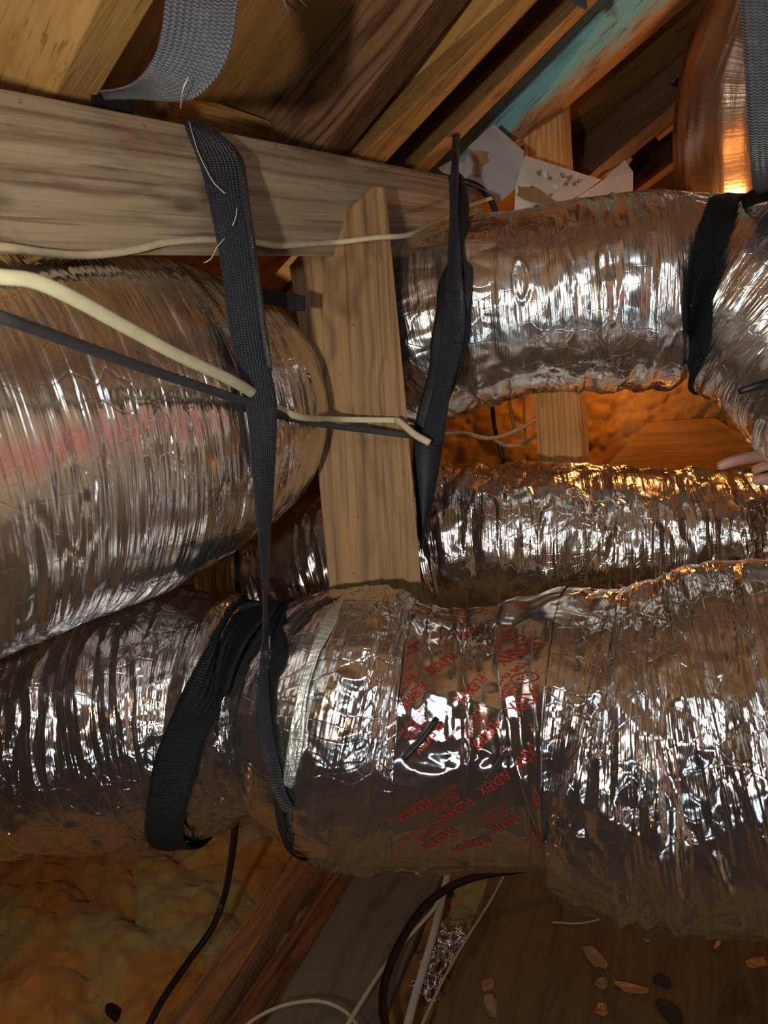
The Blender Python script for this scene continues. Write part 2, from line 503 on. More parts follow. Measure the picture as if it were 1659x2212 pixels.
M_skin = plain('skin', (0.72, 0.38, 0.33), 0.5, var=0.12, scale=120, bump=0.4)
M_thread = plain('pale_thread', (0.75, 0.72, 0.65), 0.6)
M_chip = plain('wood_chip', (0.46, 0.28, 0.14), 0.8, var=0.4, scale=90)
M_leaf = plain('dry_leaf', (0.06, 0.045, 0.03), 0.8, var=0.4, scale=90)
M_ins = insulation_mat('fibreglass', [(0.34, (0.42, 0.20, 0.05)), (0.46, (0.50, 0.27, 0.07)), (0.56, (0.40, 0.34, 0.14)), (0.68, (0.46, 0.42, 0.22))], 4.5)  # orange-brown stops stand for warm light on yellow fibreglass
M_pink_sheet = insulation_mat('pink_sheet', [(0.3, (0.60, 0.20, 0.20)), (0.7, (0.72, 0.32, 0.30))], 4.0)
M_ins_back = insulation_mat('amber_fibreglass', [(0.3, (0.45, 0.20, 0.05)), (0.7, (0.60, 0.34, 0.10))], 5.0)
M_floorply_pale = wood('pale_wall_plywood', (0.62, 0.50, 0.36), (0.42, 0.32, 0.20), (0.2, 0.13, 0.08), 0.4, ring=10, seed=21.0, grain=0.5)
M_wall = wood('dark_wall_boards', (0.26, 0.15, 0.08), (0.12, 0.06, 0.03), seed=20.0, ring=12, grain=0.8)

# ------------------------------------------------------------------ lumber builders
def vpd(p, p0, d0, vp):
    a = math.hypot(p0[0] - vp[0], p0[1] - vp[1]); b = math.hypot(p[0] - vp[0], p[1] - vp[1])
    return d0 * a / b

def prism(name, A, B, C, D, G=None, Hh=None, mat=None, thick=0.038, parent=None, bev=0.002):
    """front face A-B-C-D (A to B along the grain), second visible face D-C-G-H"""
    A, B, C, D = (at3(p) if len(p) == 3 and not isinstance(p, np.ndarray) else p for p in (A, B, C, D))
    if G is not None:
        G = at3(G) if not isinstance(G, np.ndarray) else G
        Hh = at3(Hh) if not isinstance(Hh, np.ndarray) else Hh
        E1 = A + (Hh - D); F1 = B + (G - C)
    else:
        n = np.cross(B - A, D - A); n = n / np.linalg.norm(n)
        if n @ (A - CAM) < 0: n = -n
        Hh = D + n * thick; G = C + n * thick; E1 = A + n * thick; F1 = B + n * thick
    v = [A, B, C, D, E1, F1, G, Hh]
    f = [(0, 1, 2, 3), (7, 6, 5, 4), (0, 4, 5, 1), (1, 5, 6, 2), (2, 6, 7, 3), (3, 7, 4, 0)]
    o = mesh_obj(name, v, f, mat, None)
    import bmesh
    bm = bmesh.new(); bm.from_mesh(o.data); bmesh.ops.recalc_face_normals(bm, faces=bm.faces); bm.to_mesh(o.data); bm.free()
    n = np.cross(B - A, D - A)
    localise(o, A, B - A, n if n @ (CAM - A) > 0 else -n)
    if bev: bevel(o, bev)
    return o

def slab(name, pts, vec, mat, xdir, bev=0.0015, parent=None):
    """polygon pts extruded by vec"""
    pts = [at3(p) if not isinstance(p, np.ndarray) else p for p in pts]
    n = len(pts)
    v = pts + [p + vec for p in pts]
    f = [tuple(range(n)), tuple(reversed(range(n, 2 * n)))] + [(i, i + n, (i + 1) % n + n, (i + 1) % n) for i in range(n)]
    o = mesh_obj(name, v, f, mat, None)
    import bmesh
    bm = bmesh.new(); bm.from_mesh(o.data); bmesh.ops.recalc_face_normals(bm, faces=bm.faces); bm.to_mesh(o.data); bm.free()
    localise(o, pts[0], xdir, -vec)
    if bev: bevel(o, bev)
    if parent is not None:
        mw = o.matrix_world.copy()
        o.parent = parent
        o.matrix_parent_inverse = Matrix.Translation(parent.location).inverted()
        o.matrix_basis = mw
    return o

# ------------------------------------------------------------------ the room shell
def quad_plane(name, pts, mat, xdir):
    o = mesh_obj(name, pts, [tuple(range(len(pts)))], mat)
    n = np.cross(pts[1] - pts[0], pts[-1] - pts[0])
    localise(o, pts[0], xdir, n)
    return tag(o, kind='structure')

VP_R = (-337.0, 1390.0)       # where the rafters run to
VP_B = (1895.0, 561.0)        # where the tie beam runs to
V3 = at(*VP_R, 1.0) - CAM
B3 = at(*VP_B, 1.0) - CAM
P0 = at(600, 250, 1.34)
V3n = V3 / np.linalg.norm(V3)
Bn = B3 - V3n * (B3 @ V3n); Bn = Bn / np.linalg.norm(Bn)
nrm = np.cross(V3n, Bn)
deck_pts = [P0 + V3n * a + Bn * b for a, b in ((-2.2, -1.6), (2.6, -1.6), (2.6, 3.4), (-2.2, 3.4))]
up = nrm if nrm[2] > 0 else -nrm
bmv = [p for p in deck_pts] + [p + up * 0.02 for p in deck_pts]
deck = mesh_obj('ceiling', bmv, [(0, 1, 2, 3), (7, 6, 5, 4), (0, 4, 5, 1), (1, 5, 6, 2), (2, 6, 7, 3), (3, 7, 4, 0)], M_deck)
localise(deck, deck_pts[0], V3n, -up)
tag(deck, kind='structure')
FZ = 0.0
X0, X1, Y0, Y1, ZT = -2.6, 2.1, -1.6, 3.6, 3.2
fl = mesh_obj('floor', [(X0, Y0, FZ - 0.12), (X1, Y0, FZ - 0.12), (X1, Y1, FZ - 0.12), (X0, Y1, FZ - 0.12)], [(0, 1, 2, 3)], M_wall)
tag(fl, kind='structure')
def wall(name, a, b):
    o = mesh_obj(name, [(*a, FZ - 0.12), (*b, FZ - 0.12), (*b, ZT), (*a, ZT)], [(0, 1, 2, 3)], M_wall)
    return tag(o, kind='structure')
wall('wall_back', (X0, Y1), (X1, Y1)); wall('wall_front', (X1, Y0), (X0, Y0))
wall('wall_left', (X0, Y0), (X0, Y1)); wr = wall('wall_right', (X1, Y1), (X1, Y0)); wr.data.materials[0] = M_floorply_pale

# lumpy sheets; the unseen pink one is added for the foil to reflect
def lumpy_sheet(name, origin, ex, ey, nx, ny, amp, cell, seed, mat, nvec):
    X, Y = np.meshgrid(np.linspace(0, 1, nx), np.linspace(0, 1, ny))
    lx, ly = np.linalg.norm(ex), np.linalg.norm(ey)
    wx = X * lx + 0.03 * smooth_noise(X * lx / 0.08, Y * ly / 0.08, 0, seed + 40)
    wy = Y * ly + 0.03 * smooth_noise(X * lx / 0.08 + 9, Y * ly / 0.08, 0, seed + 41)
    h = amp * domes(wx / cell, wy / cell, seed) + amp * 0.35 * domes(wx / cell * 2.7, wy / cell * 2.7, seed + 11) \
        + amp * 0.9 * smooth_noise(wx / cell / 2.2, wy / cell / 2.2, 0, seed + 5) + amp * 0.25 * smooth_noise(wx / cell * 6, wy / cell * 6, 0, seed + 6)
    P = origin + X[..., None] * ex + Y[..., None] * ey + h[..., None] * nvec
    return grid_obj(name, P, mat), P
pk, _ = lumpy_sheet('pink_reflection_sheet', np.array([2.05, 0.9, 1.15]), np.array([0, -2.2, 0]), np.array([0, 0, 0.5]), 60, 30, 0.04, 0.2, 3, M_pink_sheet, np.array([-1.0, 0, 0]))
tag(pk, 'unseen pink sheet added on the right wall for the foil ducts to reflect', 'insulation', kind='stuff')

# floor insulation: yellow fibreglass, with orange light painted into its colour
ins, _ = lumpy_sheet('fiberglass_insulation', np.array([-1.8, 0.3, -0.09]), np.array([3.2, 0, 0]), np.array([0, 2.4, 0]), 640, 480, 0.085, 0.17, 21, M_ins, np.array([0, 0, 1.0]))
tag(ins, 'lumpy yellow fiberglass insulation covering the attic floor, amber light painted in', 'insulation', kind='stuff')
# eave insulation seen in the gap between the two right ducts
e0 = at(880, 1150, 2.75); ex = at(1900, 1150, 2.75) - e0; ey = at(880, 780, 2.75) - e0
ins2, _ = lumpy_sheet('eave_insulation', e0, ex, ey, 260, 120, 0.05, 0.16, 33, M_ins_back, -FV)
tag(ins2, 'amber lit fiberglass insulation in the gap between the right hand ducts', 'insulation', kind='stuff')

# ------------------------------------------------------------------ lumber
def beam_d(x, y): return vpd((x, y), (0, 400), 0.66, VP_B)
xl, xr = -260, 1062
def bl(x, y0): return y0 + (VP_B[1] - y0) * x / VP_B[0]
ft = lambda x: (x, bl(x, 285), beam_d(x, bl(x, 285)))
fb = lambda x: (x, bl(x, 552), beam_d(x, bl(x, 552)) * 1.03)
tp = lambda x: (x, bl(x, 189), beam_d(x, bl(x, 189)) * 1.045)
beam = prism('tie_beam', fb(xl), fb(1012), ft(1050), ft(xl), tp(xr), tp(xl), mat=M_beam)
tag(beam, 'weathered grey brown wooden tie beam crossing the upper left with straps over it', 'beam')

pd = 1.10
post = slab('wooden_post', [(625, 574, pd), (648, 548, pd), (806, 402, pd), (833, 404, pd), (880, 900, pd), (913, 1290, pd), (942, 1660, pd), (745, 1660, pd), (713, 1290, pd), (680, 950, pd)],
            FV * 0.038, M_post, at(880, 1290, pd) - at(830, 404, pd))
tag(post, 'golden brown wooden post with an angled top nailed to the front of the beam', 'post')

def deck_d(p):
    ray = at(p[0], p[1], 1.0) - CAM
    return float((nrm @ (P0 - CAM)) / (nrm @ ray)) * 0.995
def rafter(name, far, near, d0, mat, label, thick=0.14, extra=None):
    """far=(upper-left px, lower-right px) near=(same at the top); depth d0 at near[0]; extra = outer edge pixels of the underside face"""
    ref = near[1]
    dd = lambda p: vpd(p, ref, d0, VP_R)
    A = (*far[0], deck_d(far[0])); B = (*near[0], deck_d(near[0])); C = (*near[1], dd(near[1])); D = (*far[1], dd(far[1]))
    if extra:
        o = prism(name, A, B, C, D, (*extra[1], dd(extra[1]) * 1.07), (*extra[0], dd(extra[0]) * 1.07), mat=mat)
    else:
        o = prism(name, A, B, C, D, mat=mat, thick=thick)
    return tag(o, label, 'rafter')

def ext(a, b, t):
    return (a[0] + (b[0] - a[0]) * t, a[1] + (b[1] - a[1]) * t)
def line2(far, near, tf=-0.12, tn=1.35):
    return ext(far, near, tf), ext(far, near, tn)
def rafter_l(name, e1, e2, d0, mat, label, e3=None, thick=0.09, tf=-0.1, tn=1.9):
    f1, n1 = line2(*e1, tf, tn); f2, n2 = line2(*e2, tf, tn)
    d0 = vpd(n2, e2[1], d0, VP_R)
    ex3 = line2(*e3, tf, tn) if e3 else None
    return rafter(name, (f1, f2), (n1, n2), d0, mat, label, thick, ex3)

rafter_l('near_rafter', ((-160, 180), (-90, 0)), ((118, 205), (215, 0)), 0.70, M_raft_near, 'blurred orange pine rafter in the top left corner above the beam', ((202, 222), (335, 0)))
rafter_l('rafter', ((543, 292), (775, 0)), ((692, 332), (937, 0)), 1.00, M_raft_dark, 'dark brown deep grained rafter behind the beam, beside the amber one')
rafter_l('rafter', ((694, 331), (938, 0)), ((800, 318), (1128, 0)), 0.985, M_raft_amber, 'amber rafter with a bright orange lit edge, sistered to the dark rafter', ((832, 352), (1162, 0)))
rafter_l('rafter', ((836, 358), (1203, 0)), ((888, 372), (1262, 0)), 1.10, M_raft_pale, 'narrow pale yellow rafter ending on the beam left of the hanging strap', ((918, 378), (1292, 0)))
rafter_l('painted_rafter', ((880, 400), (1268, 0)), ((1085, 330), (1464, 0)), 1.30, M_paint, 'wooden rafter painted pale blue along its upper part', ((1105, 335), (1497, 0)), tf=-0.05, tn=1.8)
rafter_l('rafter', ((1238, 312), (1480, 112)), ((1262, 388), (1480, 205)), 1.62, M_grey_raft, 'grey brown rafter right of the back post running behind the copper duct', ((1300, 392), (1482, 238)), tf=-0.5, tn=1.6)
rafter_l('rafter', ((1345, 392), (1480, 285)), ((1365, 418), (1480, 330)), 2.2, M_grey_raft, 'dark lower rafter with an orange edge, just above the upper duct', ((1378, 424), (1482, 345)), tf=-0.4, tn=1.8)
for pts, lab in (([(1288, 388), (1352, 334), (1368, 343), (1303, 396)], 'orange wood shim under the grey brown rafter, next to the sheet metal'),
                 ([(1424, 281), (1474, 240), (1482, 254), (1432, 292)], 'orange wood shim under the grey brown rafter, next to the copper duct')):
    dsh = 1.9
    tag(slab('wood_shim', [(x, y, dsh) for x, y in pts], FV * 0.03, M_shim, at(*pts[1], dsh) - at(*pts[0], dsh)), lab, 'shim')

bd = 1.66
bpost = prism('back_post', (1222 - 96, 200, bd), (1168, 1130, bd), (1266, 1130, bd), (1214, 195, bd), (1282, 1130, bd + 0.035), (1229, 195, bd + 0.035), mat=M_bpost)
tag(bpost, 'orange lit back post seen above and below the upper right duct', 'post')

# plywood baffles in the eave gap
pf = slab('plywood_baffle', [(1262, 1060, 2.25), (1402, 912, 2.5), (1545, 903, 2.5), (1760, 1040, 2.2), (1760, 1100, 2.2)], FV * 0.02, M_deck, at(1545, 903, 2.5) - at(1402, 912, 2.5))
tag(pf, 'smooth orange plywood panel in the gap under the upper right duct', 'plywood panel')
pf2 = slab('plywood_baffle', [(1495, 800, 2.0), (1760, 1010, 1.9), (1850, 900, 1.9), (1600, 700, 2.0)], FV * 0.018, M_deck, at(1760, 1010, 1.9) - at(1495, 800, 2.0))
tag(pf2, 'dark red plywood edge sloping down to the right behind the upper duct bend', 'plywood panel')
pb_pts = [(355, 268), (372, 205), (470, 222), (585, 262), (575, 305)]
pk2 = slab('blocking_board', [(x, y, deck_d((x, y)) * 0.97) for x, y in pb_pts], FV * 0.02, M_raft_amber, at(585, 262, 1.3) - at(372, 205, 1.1))
tag(pk2, 'amber blocking board against the roof deck just above the beam', 'board')
# stub of lumber below the tie beam, behind the long strap
sb = prism('brace_board', (548, 640, 1.32), (640, 540, 1.32), (668, 560, 1.32), (575, 665, 1.32), mat=M_raft_amber, thick=0.03)
tag(sb, 'short amber brace board behind the strap, under the beam', 'board')

# floor lumber
def floor_prism(name, A, B, C, D, z, h, mat, label, cat):
    A, B, C, D = (onz(*p, z) for p in (A, B, C, D))
    v = [A, B, C, D] + [p - np.array([0, 0, h]) for p in (A, B, C, D)]
    o = mesh_obj(name, v, [(0, 1, 2, 3), (7, 6, 5, 4), (0, 4, 5, 1), (1, 5, 6, 2), (2, 6, 7, 3), (3, 7, 4, 0)], mat)
    import bmesh
    bm = bmesh.new(); bm.from_mesh(o.data); bmesh.ops.recalc_face_normals(bm, faces=bm.faces); bm.to_mesh(o.data); bm.free()
    localise(o, A, B - A, np.array([0, 0, 1.0]))
    bevel(o, 0.002)
    return tag(o, label, cat)
floor_prism('floor_joist', ext((652, 1815), (362, 2212), 1.3), ext((362, 2212), (652, 1815), 1.6), ext((432, 2212), (702, 1825), 1.6), ext((702, 1825), (432, 2212), 1.3), 0.10, 0.14, M_joist, 'reddish floor joist edge beside the yellow insulation', 'joist')
floor_prism('floor_joist', ext((745, 1845), (485, 2212), 1.3), ext((485, 2212), (745, 1845), 1.6), ext((585, 2212), (800, 1850), 1.6), ext((800, 1850), (585, 2212), 1.3), 0.06, 0.14, M_raft_dark, 'dark brown joist between the reddish joist and grey board', 'joist')
floor_prism('grey_floor_board', ext((790, 1850), (572, 2212), 1.3), ext((572, 2212), (790, 1850), 1.6), ext((822, 2212), (965, 1860), 1.6), ext((965, 1860), (822, 2212), 1.3), 0.065, 0.02, M_greyboard, 'dusty grey board lying along the joists at the bottom centre', 'board')
PLY_Z = 0.10
floor_prism('floor_plywood', ext((1062, 1880), (935, 2212), 1.5), ext((935, 2212), (1062, 1880), 1.6), (2100, 1500), (2600, 2400), PLY_Z, 0.02, M_floorply, 'dark brown plywood sheet with wood debris at the bottom right', 'plywood')

# ------------------------------------------------------------------ ducts
class Duct:
    def __init__(self, name, st, mat, disp, nu=360, step=0.003, parent=None, squash=1.0, dscale=1.0):
        rows = []
        for (xt, yt, xb, yb, d) in st:
            d = d * dscale
            cx, cy = (xt + xb) / 2, (yt + yb) / 2
            k = math.hypot(xt - xb, yt - yb) / 2 / FPX
            c = at(cx, cy, d)
            r = d * k / math.sqrt(1 + k * k)
            e = at(xt, yt, d) - at(xb, yb, d)
            e = e / np.linalg.norm(e)
            rows.append([*c, r, *e])
        R, s = catmull(rows, step=step)
        c = R[:, :3]; r = R[:, 3]; e = R[:, 4:7]
        T = norm(np.gradient(c, axis=0))
        for _ in range(3):
            T[1:-1] = norm(T[:-2] + T[1:-1] * 2 + T[2:])
        e1 = norm(e - T * np.sum(e * T, 1, keepdims=True))
        e2 = np.cross(T, e1)
        self.name = name
        self.nu, self.nv = nu, len(c)
        th = np.arange(nu) / nu * 2 * np.pi
        self.s = s; self.rm = float(np.mean(r)); self.circ = 2 * np.pi * self.rm
        Cc, S = np.meshgrid(np.arange(nu) / nu * self.circ, s)
        N = np.cos(th)[None, :, None] * e1[:, None, :] + np.sin(th)[None, :, None] * e2[:, None, :] * squash
        base = c[:, None, :] + r[:, None, None] * N
        px, py, _ = proj(c)
        h = disp(Cc, S, self.circ, np.broadcast_to(px[:, None], Cc.shape), np.broadcast_to(th[None, :], Cc.shape))
        self.base = base; self.N = norm(N); self.h = h
        self.P = base + self.N * h[..., None]
        # real surface normals
        du = np.roll(self.P, -1, 1) - np.roll(self.P, 1, 1)
        dv = np.gradient(self.P, axis=0)
        self.nrm = norm(np.cross(du, dv))
        flip = np.sum(self.nrm * self.N, -1, keepdims=True) < 0
        self.nrm = np.where(flip, -self.nrm, self.nrm)
        uv = np.stack([Cc, S], -1)
        self.obj = self.grid(name, self.P, uv, mat, parent)
        self.pp = proj(self.P)
        self.front = np.sum(self.N * (CAM - self.P), -1) > 0

    def grid(self, name, P, uv, mat, parent=None):
        # duplicate the seam column so that the UVs stay in metres
        P2 = np.concatenate([P, P[:, :1]], 1)
        seam = uv[:, :1].copy(); seam[..., 0] = self.circ
        uv2 = np.concatenate([uv, seam], 1)
        return grid_obj(name, P2, mat, parent, False, uv2)

    def find(self, px, py):
        x, y, _ = self.pp
        d = (x - px) ** 2 + (y - py) ** 2 + np.where(self.front, 0, 1e9)
        k = int(np.argmin(d))
        return k // self.nu, k % self.nu

    def sample(self, A, iv, iu):
        iv = np.clip(iv, 0, self.nv - 1.001); iu = np.mod(iu, self.nu)
        a = np.floor(iv).astype(int); b = np.floor(iu).astype(int)
        fv = (iv - a)[..., None]; fu = (iu - b)[..., None]
        b1 = (b + 1) % self.nu
        return (A[a, b] * (1 - fu) + A[a, b1] * fu) * (1 - fv) + (A[a + 1, b] * (1 - fu) + A[a + 1, b1] * fu) * fv

    def smooth_P(self, k=9, bias=0.004):
        """surface with the small crumples averaged away, pushed out to clear them"""
        h = self.h
        hs = h.copy()
        for ax in (0, 1):
            acc = np.zeros_like(hs); 
            for o in range(-k, k + 1):
                acc += np.roll(hs, o, ax)
            hs = acc / (2 * k + 1)
        return self.base + self.N * (hs + bias)[..., None]

def fold(Cc, S, circ, cu, cv, seed, shear=0.0):
    """periodic warped facet noise, cu/cv cell sizes round/along in metres"""
    per = max(3, int(round(circ / cu)))
    x = Cc / circ * per
    y = S / cv + shear * np.sin(Cc / circ * 2 * np.pi) 
    wx = 0.9 * smooth_noise(x * 1.0, y * 0.6, per, seed + 50)
    p2 = per * 2
    wy = 1.1 * smooth_noise(x * 2.0, y * 0.9, p2, seed + 51) + 0.8 * smooth_noise(x, y * 0.35, per, seed + 52)
    return facet_noise(x + wx, y + wy, per, seed)

def sm(Cc, S, circ, cu, cv, seed):
    per = max(2, int(round(circ / cu)))
    return smooth_noise(Cc / circ * per, S / cv, per, seed)

def ridge(v, w):
    return np.maximum(0, 1 - np.abs(v) / w)

def disp_A(Cc, S, circ, X, TH):
    right = np.clip((X - 560) / 80, 0, 1)
    m = 0.35 + np.clip(sm(Cc, S, circ, 0.2, 0.2, 5) + 0.5, 0, 1)
    h = 0.0030 * fold(Cc, S, circ, 0.30, 0.018, 1, 0.6) * m
    h += 0.0018 * fold(Cc, S, circ, 0.09, 0.007, 2) * m
    h += 0.0016 * fold(Cc, S, circ, 0.05, 0.03, 3)
    h += 0.007 * sm(Cc, S, circ, 0.22, 0.16, 4)
    # wire helix of the inner core
    h += 0.0003 * np.cos(2 * np.pi * (S / 0.034 + Cc / circ))
    # fine sharp creases
    q = sm(Cc, S, circ, 0.25, 0.03, 8) + 0.4 * sm(Cc, S, circ, 0.08, 0.012, 9)
    h -= 0.0022 * ridge(q, 0.05)
    return h * (1 - 0.5 * right)

def disp_E(Cc, S, circ, X, TH):
    tape = np.clip((X - 850) / 30, 0, 1) * np.clip((1200 - X) / 30, 0, 1)
    m = 0.5 + np.clip(sm(Cc, S, circ, 0.16, 0.14, 5) + 0.5, 0, 1)
    h = 0.0120 * fold(Cc, S, circ, 0.17, 0.024, 11, 0.5) * m * (1 - 0.75 * tape)
    h += 0.0050 * fold(Cc, S, circ, 0.09, 0.011, 16, 0.2) * m * (1 - 0.75 * tape)
    h += 0.0070 * fold(Cc, S, circ, 0.05, 0.035, 12) * m * (1 - 0.55 * tape)
    h += 0.0014 * fold(Cc, S, circ, 0.018, 0.010, 13) * m * (1 - 0.7 * tape)
    h += 0.016 * sm(Cc, S, circ, 0.20, 0.12, 14)
    h += tape * 0.010 * fold(Cc, S, circ, 0.06, 0.06, 15) * np.clip(-np.cos(TH) * 2 + 0.6, 0, 1) * 0 
    q = sm(Cc, S, circ, 0.25, 0.04, 18) + 0.3 * sm(Cc, S, circ, 0.06, 0.012, 19)
    h += 0.004 * ridge(q, 0.05) * (1 - 0.4 * tape)
    # cinched by the straps
    for x0, w, a in ((575, 40, 0.016), (1195, 10, 0.008), (1006, 6, 0.003), (1240, 12, 0.004)):
        h -= a * np.exp(-((X - x0) / w) ** 2)
    return h

def disp_D(Cc, S, circ, X, TH):
    m = 0.4 + np.clip(sm(Cc, S, circ, 0.16, 0.14, 5) + 0.5, 0, 1)
    pin = np.exp(-((X - 1000) / 60) ** 2) + np.exp(-((X - 1535) / 60) ** 2)
    top = np.clip(np.cos(TH), 0, 1)
    k = 1 - 0.7 * top
    h = (0.0100 * fold(Cc, S, circ, 0.20, 0.022, 31, 0.2) * m + 0.004 * fold(Cc, S, circ, 0.10, 0.010, 36, 0.2) * m + 0.006 * fold(Cc, S, circ, 0.05, 0.035, 32) * m) * k
    h += 0.0012 * fold(Cc, S, circ, 0.022, 0.012, 33) * m * k
    h += 0.012 * sm(Cc, S, circ, 0.18, 0.14, 34)
    h += pin * 0.010 * fold(Cc, S, circ, 0.028, 0.16, 35)
    h -= 0.012 * np.exp(-((X - 1000) / 25) ** 2) + 0.012 * np.exp(-((X - 1535) / 35) ** 2)
    q = sm(Cc, S, circ, 0.25, 0.04, 38) + 0.3 * sm(Cc, S, circ, 0.06, 0.012, 39)
    h += 0.003 * ridge(q, 0.05)
    return h

def disp_F(Cc, S, circ, X, TH):
    m = 0.5 + np.clip(sm(Cc, S, circ, 0.2, 0.16, 5) + 0.5, 0, 1)
    h = 0.015 * fold(Cc, S, circ, 0.17, 0.040, 41, 1.2) * m + 0.005 * fold(Cc, S, circ, 0.12, 0.012, 46, 1.5) * m
    h += 0.006 * fold(Cc, S, circ, 0.05, 0.03, 42) * m
    h += 0.0012 * fold(Cc, S, circ, 0.02, 0.012, 43) * m
    h += 0.012 * sm(Cc, S, circ, 0.18, 0.14, 44)
    q = sm(Cc, S, circ, 0.25, 0.05, 48) + 0.3 * sm(Cc, S, circ, 0.06, 0.014, 49)
    h += 0.004 * ridge(q, 0.05)
    return h

def disp_H(Cc, S, circ, X, TH):
    h = 0.006 * sm(Cc, S, circ, 0.10, 0.3, 61)
    sh = Cc + 0.18 * S
    per = int(round(circ / 0.02))
    h += 0.0035 * smooth_noise(Cc / circ * per + S * 3.0, S / 0.22, per, 62)
    h += 0.0016 * facet_noise(Cc / circ * per * 2 + S * 9.0, S / 0.11, per * 2, 63)
    return h

# H: copper coloured duct dropping from the upper right
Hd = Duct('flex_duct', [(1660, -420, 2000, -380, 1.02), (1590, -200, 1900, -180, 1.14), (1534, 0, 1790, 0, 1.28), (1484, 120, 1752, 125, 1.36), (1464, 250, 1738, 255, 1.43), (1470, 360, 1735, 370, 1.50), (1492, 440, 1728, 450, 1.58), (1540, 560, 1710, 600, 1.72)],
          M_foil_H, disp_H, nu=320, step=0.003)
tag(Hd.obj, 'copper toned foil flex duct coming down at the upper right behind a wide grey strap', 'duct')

Dd = Duct('flex_duct', [(780, 600, 790, 970, 1.50), (880, 530, 905, 915, 1.34), (1000, 478, 995, 882, 1.27), (1130, 462, 1140, 858, 1.24), (1300, 430, 1305, 845, 1.22), (1420, 421, 1425, 838, 1.21), (1530, 430, 1500, 812, 1.19), (1690, 445, 1588, 866, 1.15), (1880, 560, 1672, 960, 1.10), (2080, 740, 1850, 1150, 1.0), (2320, 830, 2140, 1180, 1.02)],
          M_foil_D, disp_D, nu=420, step=0.0026)
tag(Dd.obj, 'bright silver foil flex duct at the upper right, cinched by a hanging strap', 'duct')

Fd = Duct('flex_duct', [(380, 1230, 440, 1560, 1.62), (520, 1150, 560, 1480, 1.56), (700, 1075, 720, 1420, 1.50), (860, 1030, 870, 1380, 1.46), (960, 1014, 965, 1350, 1.44), (1100, 1008, 1105, 1345, 1.42), (1300, 1012, 1305, 1340, 1.40), (1480, 1014, 1480, 1345, 1.38), (1660, 1002, 1660, 1340, 1.36), (1900, 1000, 1900, 1340, 1.33), (2700, 1000, 2700, 1350, 1.28)],
          M_foil_F, disp_F, nu=380, step=0.0026)
tag(Fd.obj, 'creased foil flex duct running behind the post, between the upper and front ducts', 'duct')

Ed = Duct('flex_duct', [(-420, 1350, -420, 1870, 1.10), (-150, 1325, -150, 1850, 1.09), (60, 1305, 80, 1835, 1.08), (250, 1285, 280, 1828, 1.07), (400, 1272, 430, 1800, 1.06), (545, 1298, 560, 1782, 1.05), (610, 1302, 630, 1752, 1.04), (720, 1268, 735, 1832, 1.00), (860, 1284, 855, 1868, 0.99), (985, 1320, 985, 1848, 0.98), (1140, 1305, 1130, 1862, 0.97), (1225, 1262, 1200, 1890, 0.955), (1330, 1250, 1330, 1955, 0.93), (1480, 1232, 1500, 1985, 0.90), (1640, 1205, 1670, 1985, 0.87), (1850, 1160, 1900, 1990, 0.83), (2050, 1120, 2150, 2000, 0.80), (2700, 1000, 2850, 1950, 0.78)],
          M_foil_E, disp_E, nu=460, step=0.0022)
tag(Ed.obj, 'large crumpled foil flex duct crossing the whole front, wrapped with printed tape', 'duct')

Ad = Duct('flex_duct', [(-520, 420, -440, 1680, 0.66), (-250, 495, -180, 1500, 0.70), (-10, 512, 70, 1390, 0.775), (170, 528, 270, 1318, 0.85), (320, 560, 420, 1230, 0.92), (415, 598, 500, 1165, 0.985), (455, 625, 530, 1130, 1.05), (480, 640, 550, 1110, 1.14), (500, 670, 545, 1080, 1.28)],
          M_foil_A, disp_A, nu=520, step=0.0022, squash=0.86, dscale=1.06)
tag(Ad.obj, 'wide silver foil flex duct at the left under the beam, with cables across it', 'duct')

def clear(px, py, d, duct, gap):
    """depth no deeper than gap in front of a duct's surface at that pixel"""
    x, y, z = duct.pp
    m = duct.front & ((x - px) ** 2 + (y - py) ** 2 < 144)
    return min(d, float(z[m].min()) - gap) if m.any() else d
def clear_rows(rows, ducts, gap):
    out = []
    for r in rows:
        r = list(r)
        for dd in ducts:
            if len(r) == 6:
                r[4] = clear(r[0], r[1], r[4], dd, gap); r[5] = clear(r[2], r[3], r[5], dd, gap)
            else:
                r[2] = clear(r[0], r[1], r[2], dd, gap)
        out.append(tuple(r))
    return out

# ------------------------------------------------------------------ ribbons, tubes
def ribbon_geo(Lp, Rp, nrm_hint=None, thick=0.0016, nw=8, crown=0.0):
    """Lp, Rp (n,3) edges; returns grids for front and closes it into a band"""
    t = np.linspace(0, 1, nw)
    P = Lp[:, None, :] * (1 - t)[None, :, None] + Rp[:, None, :] * t[None, :, None]
    du = P[:, -1] - P[:, 0]
    dv = np.gradient((Lp + Rp) / 2, axis=0)
    n = norm(np.cross(du, dv))
    if nrm_hint is None:
        mid = (Lp + Rp) / 2
        sgn = np.where(np.sum(n * (CAM - mid), 1) >= 0, 1, -1)
        # keep it continuous
        for i in range(1, len(n)):
            sgn[i] = sgn[i - 1] if (n[i] * sgn[i]) @ (n[i - 1] * sgn[i - 1]) < 0 else sgn[i]
        n = n * sgn[:, None]
    else:
        n = np.where(np.sum(n * nrm_hint, 1, keepdims=True) < 0, -n, n)
    if crown:
        P = P + (crown * np.sin(np.pi * t))[None, :, None] * n[:, None, :]
    return P, n

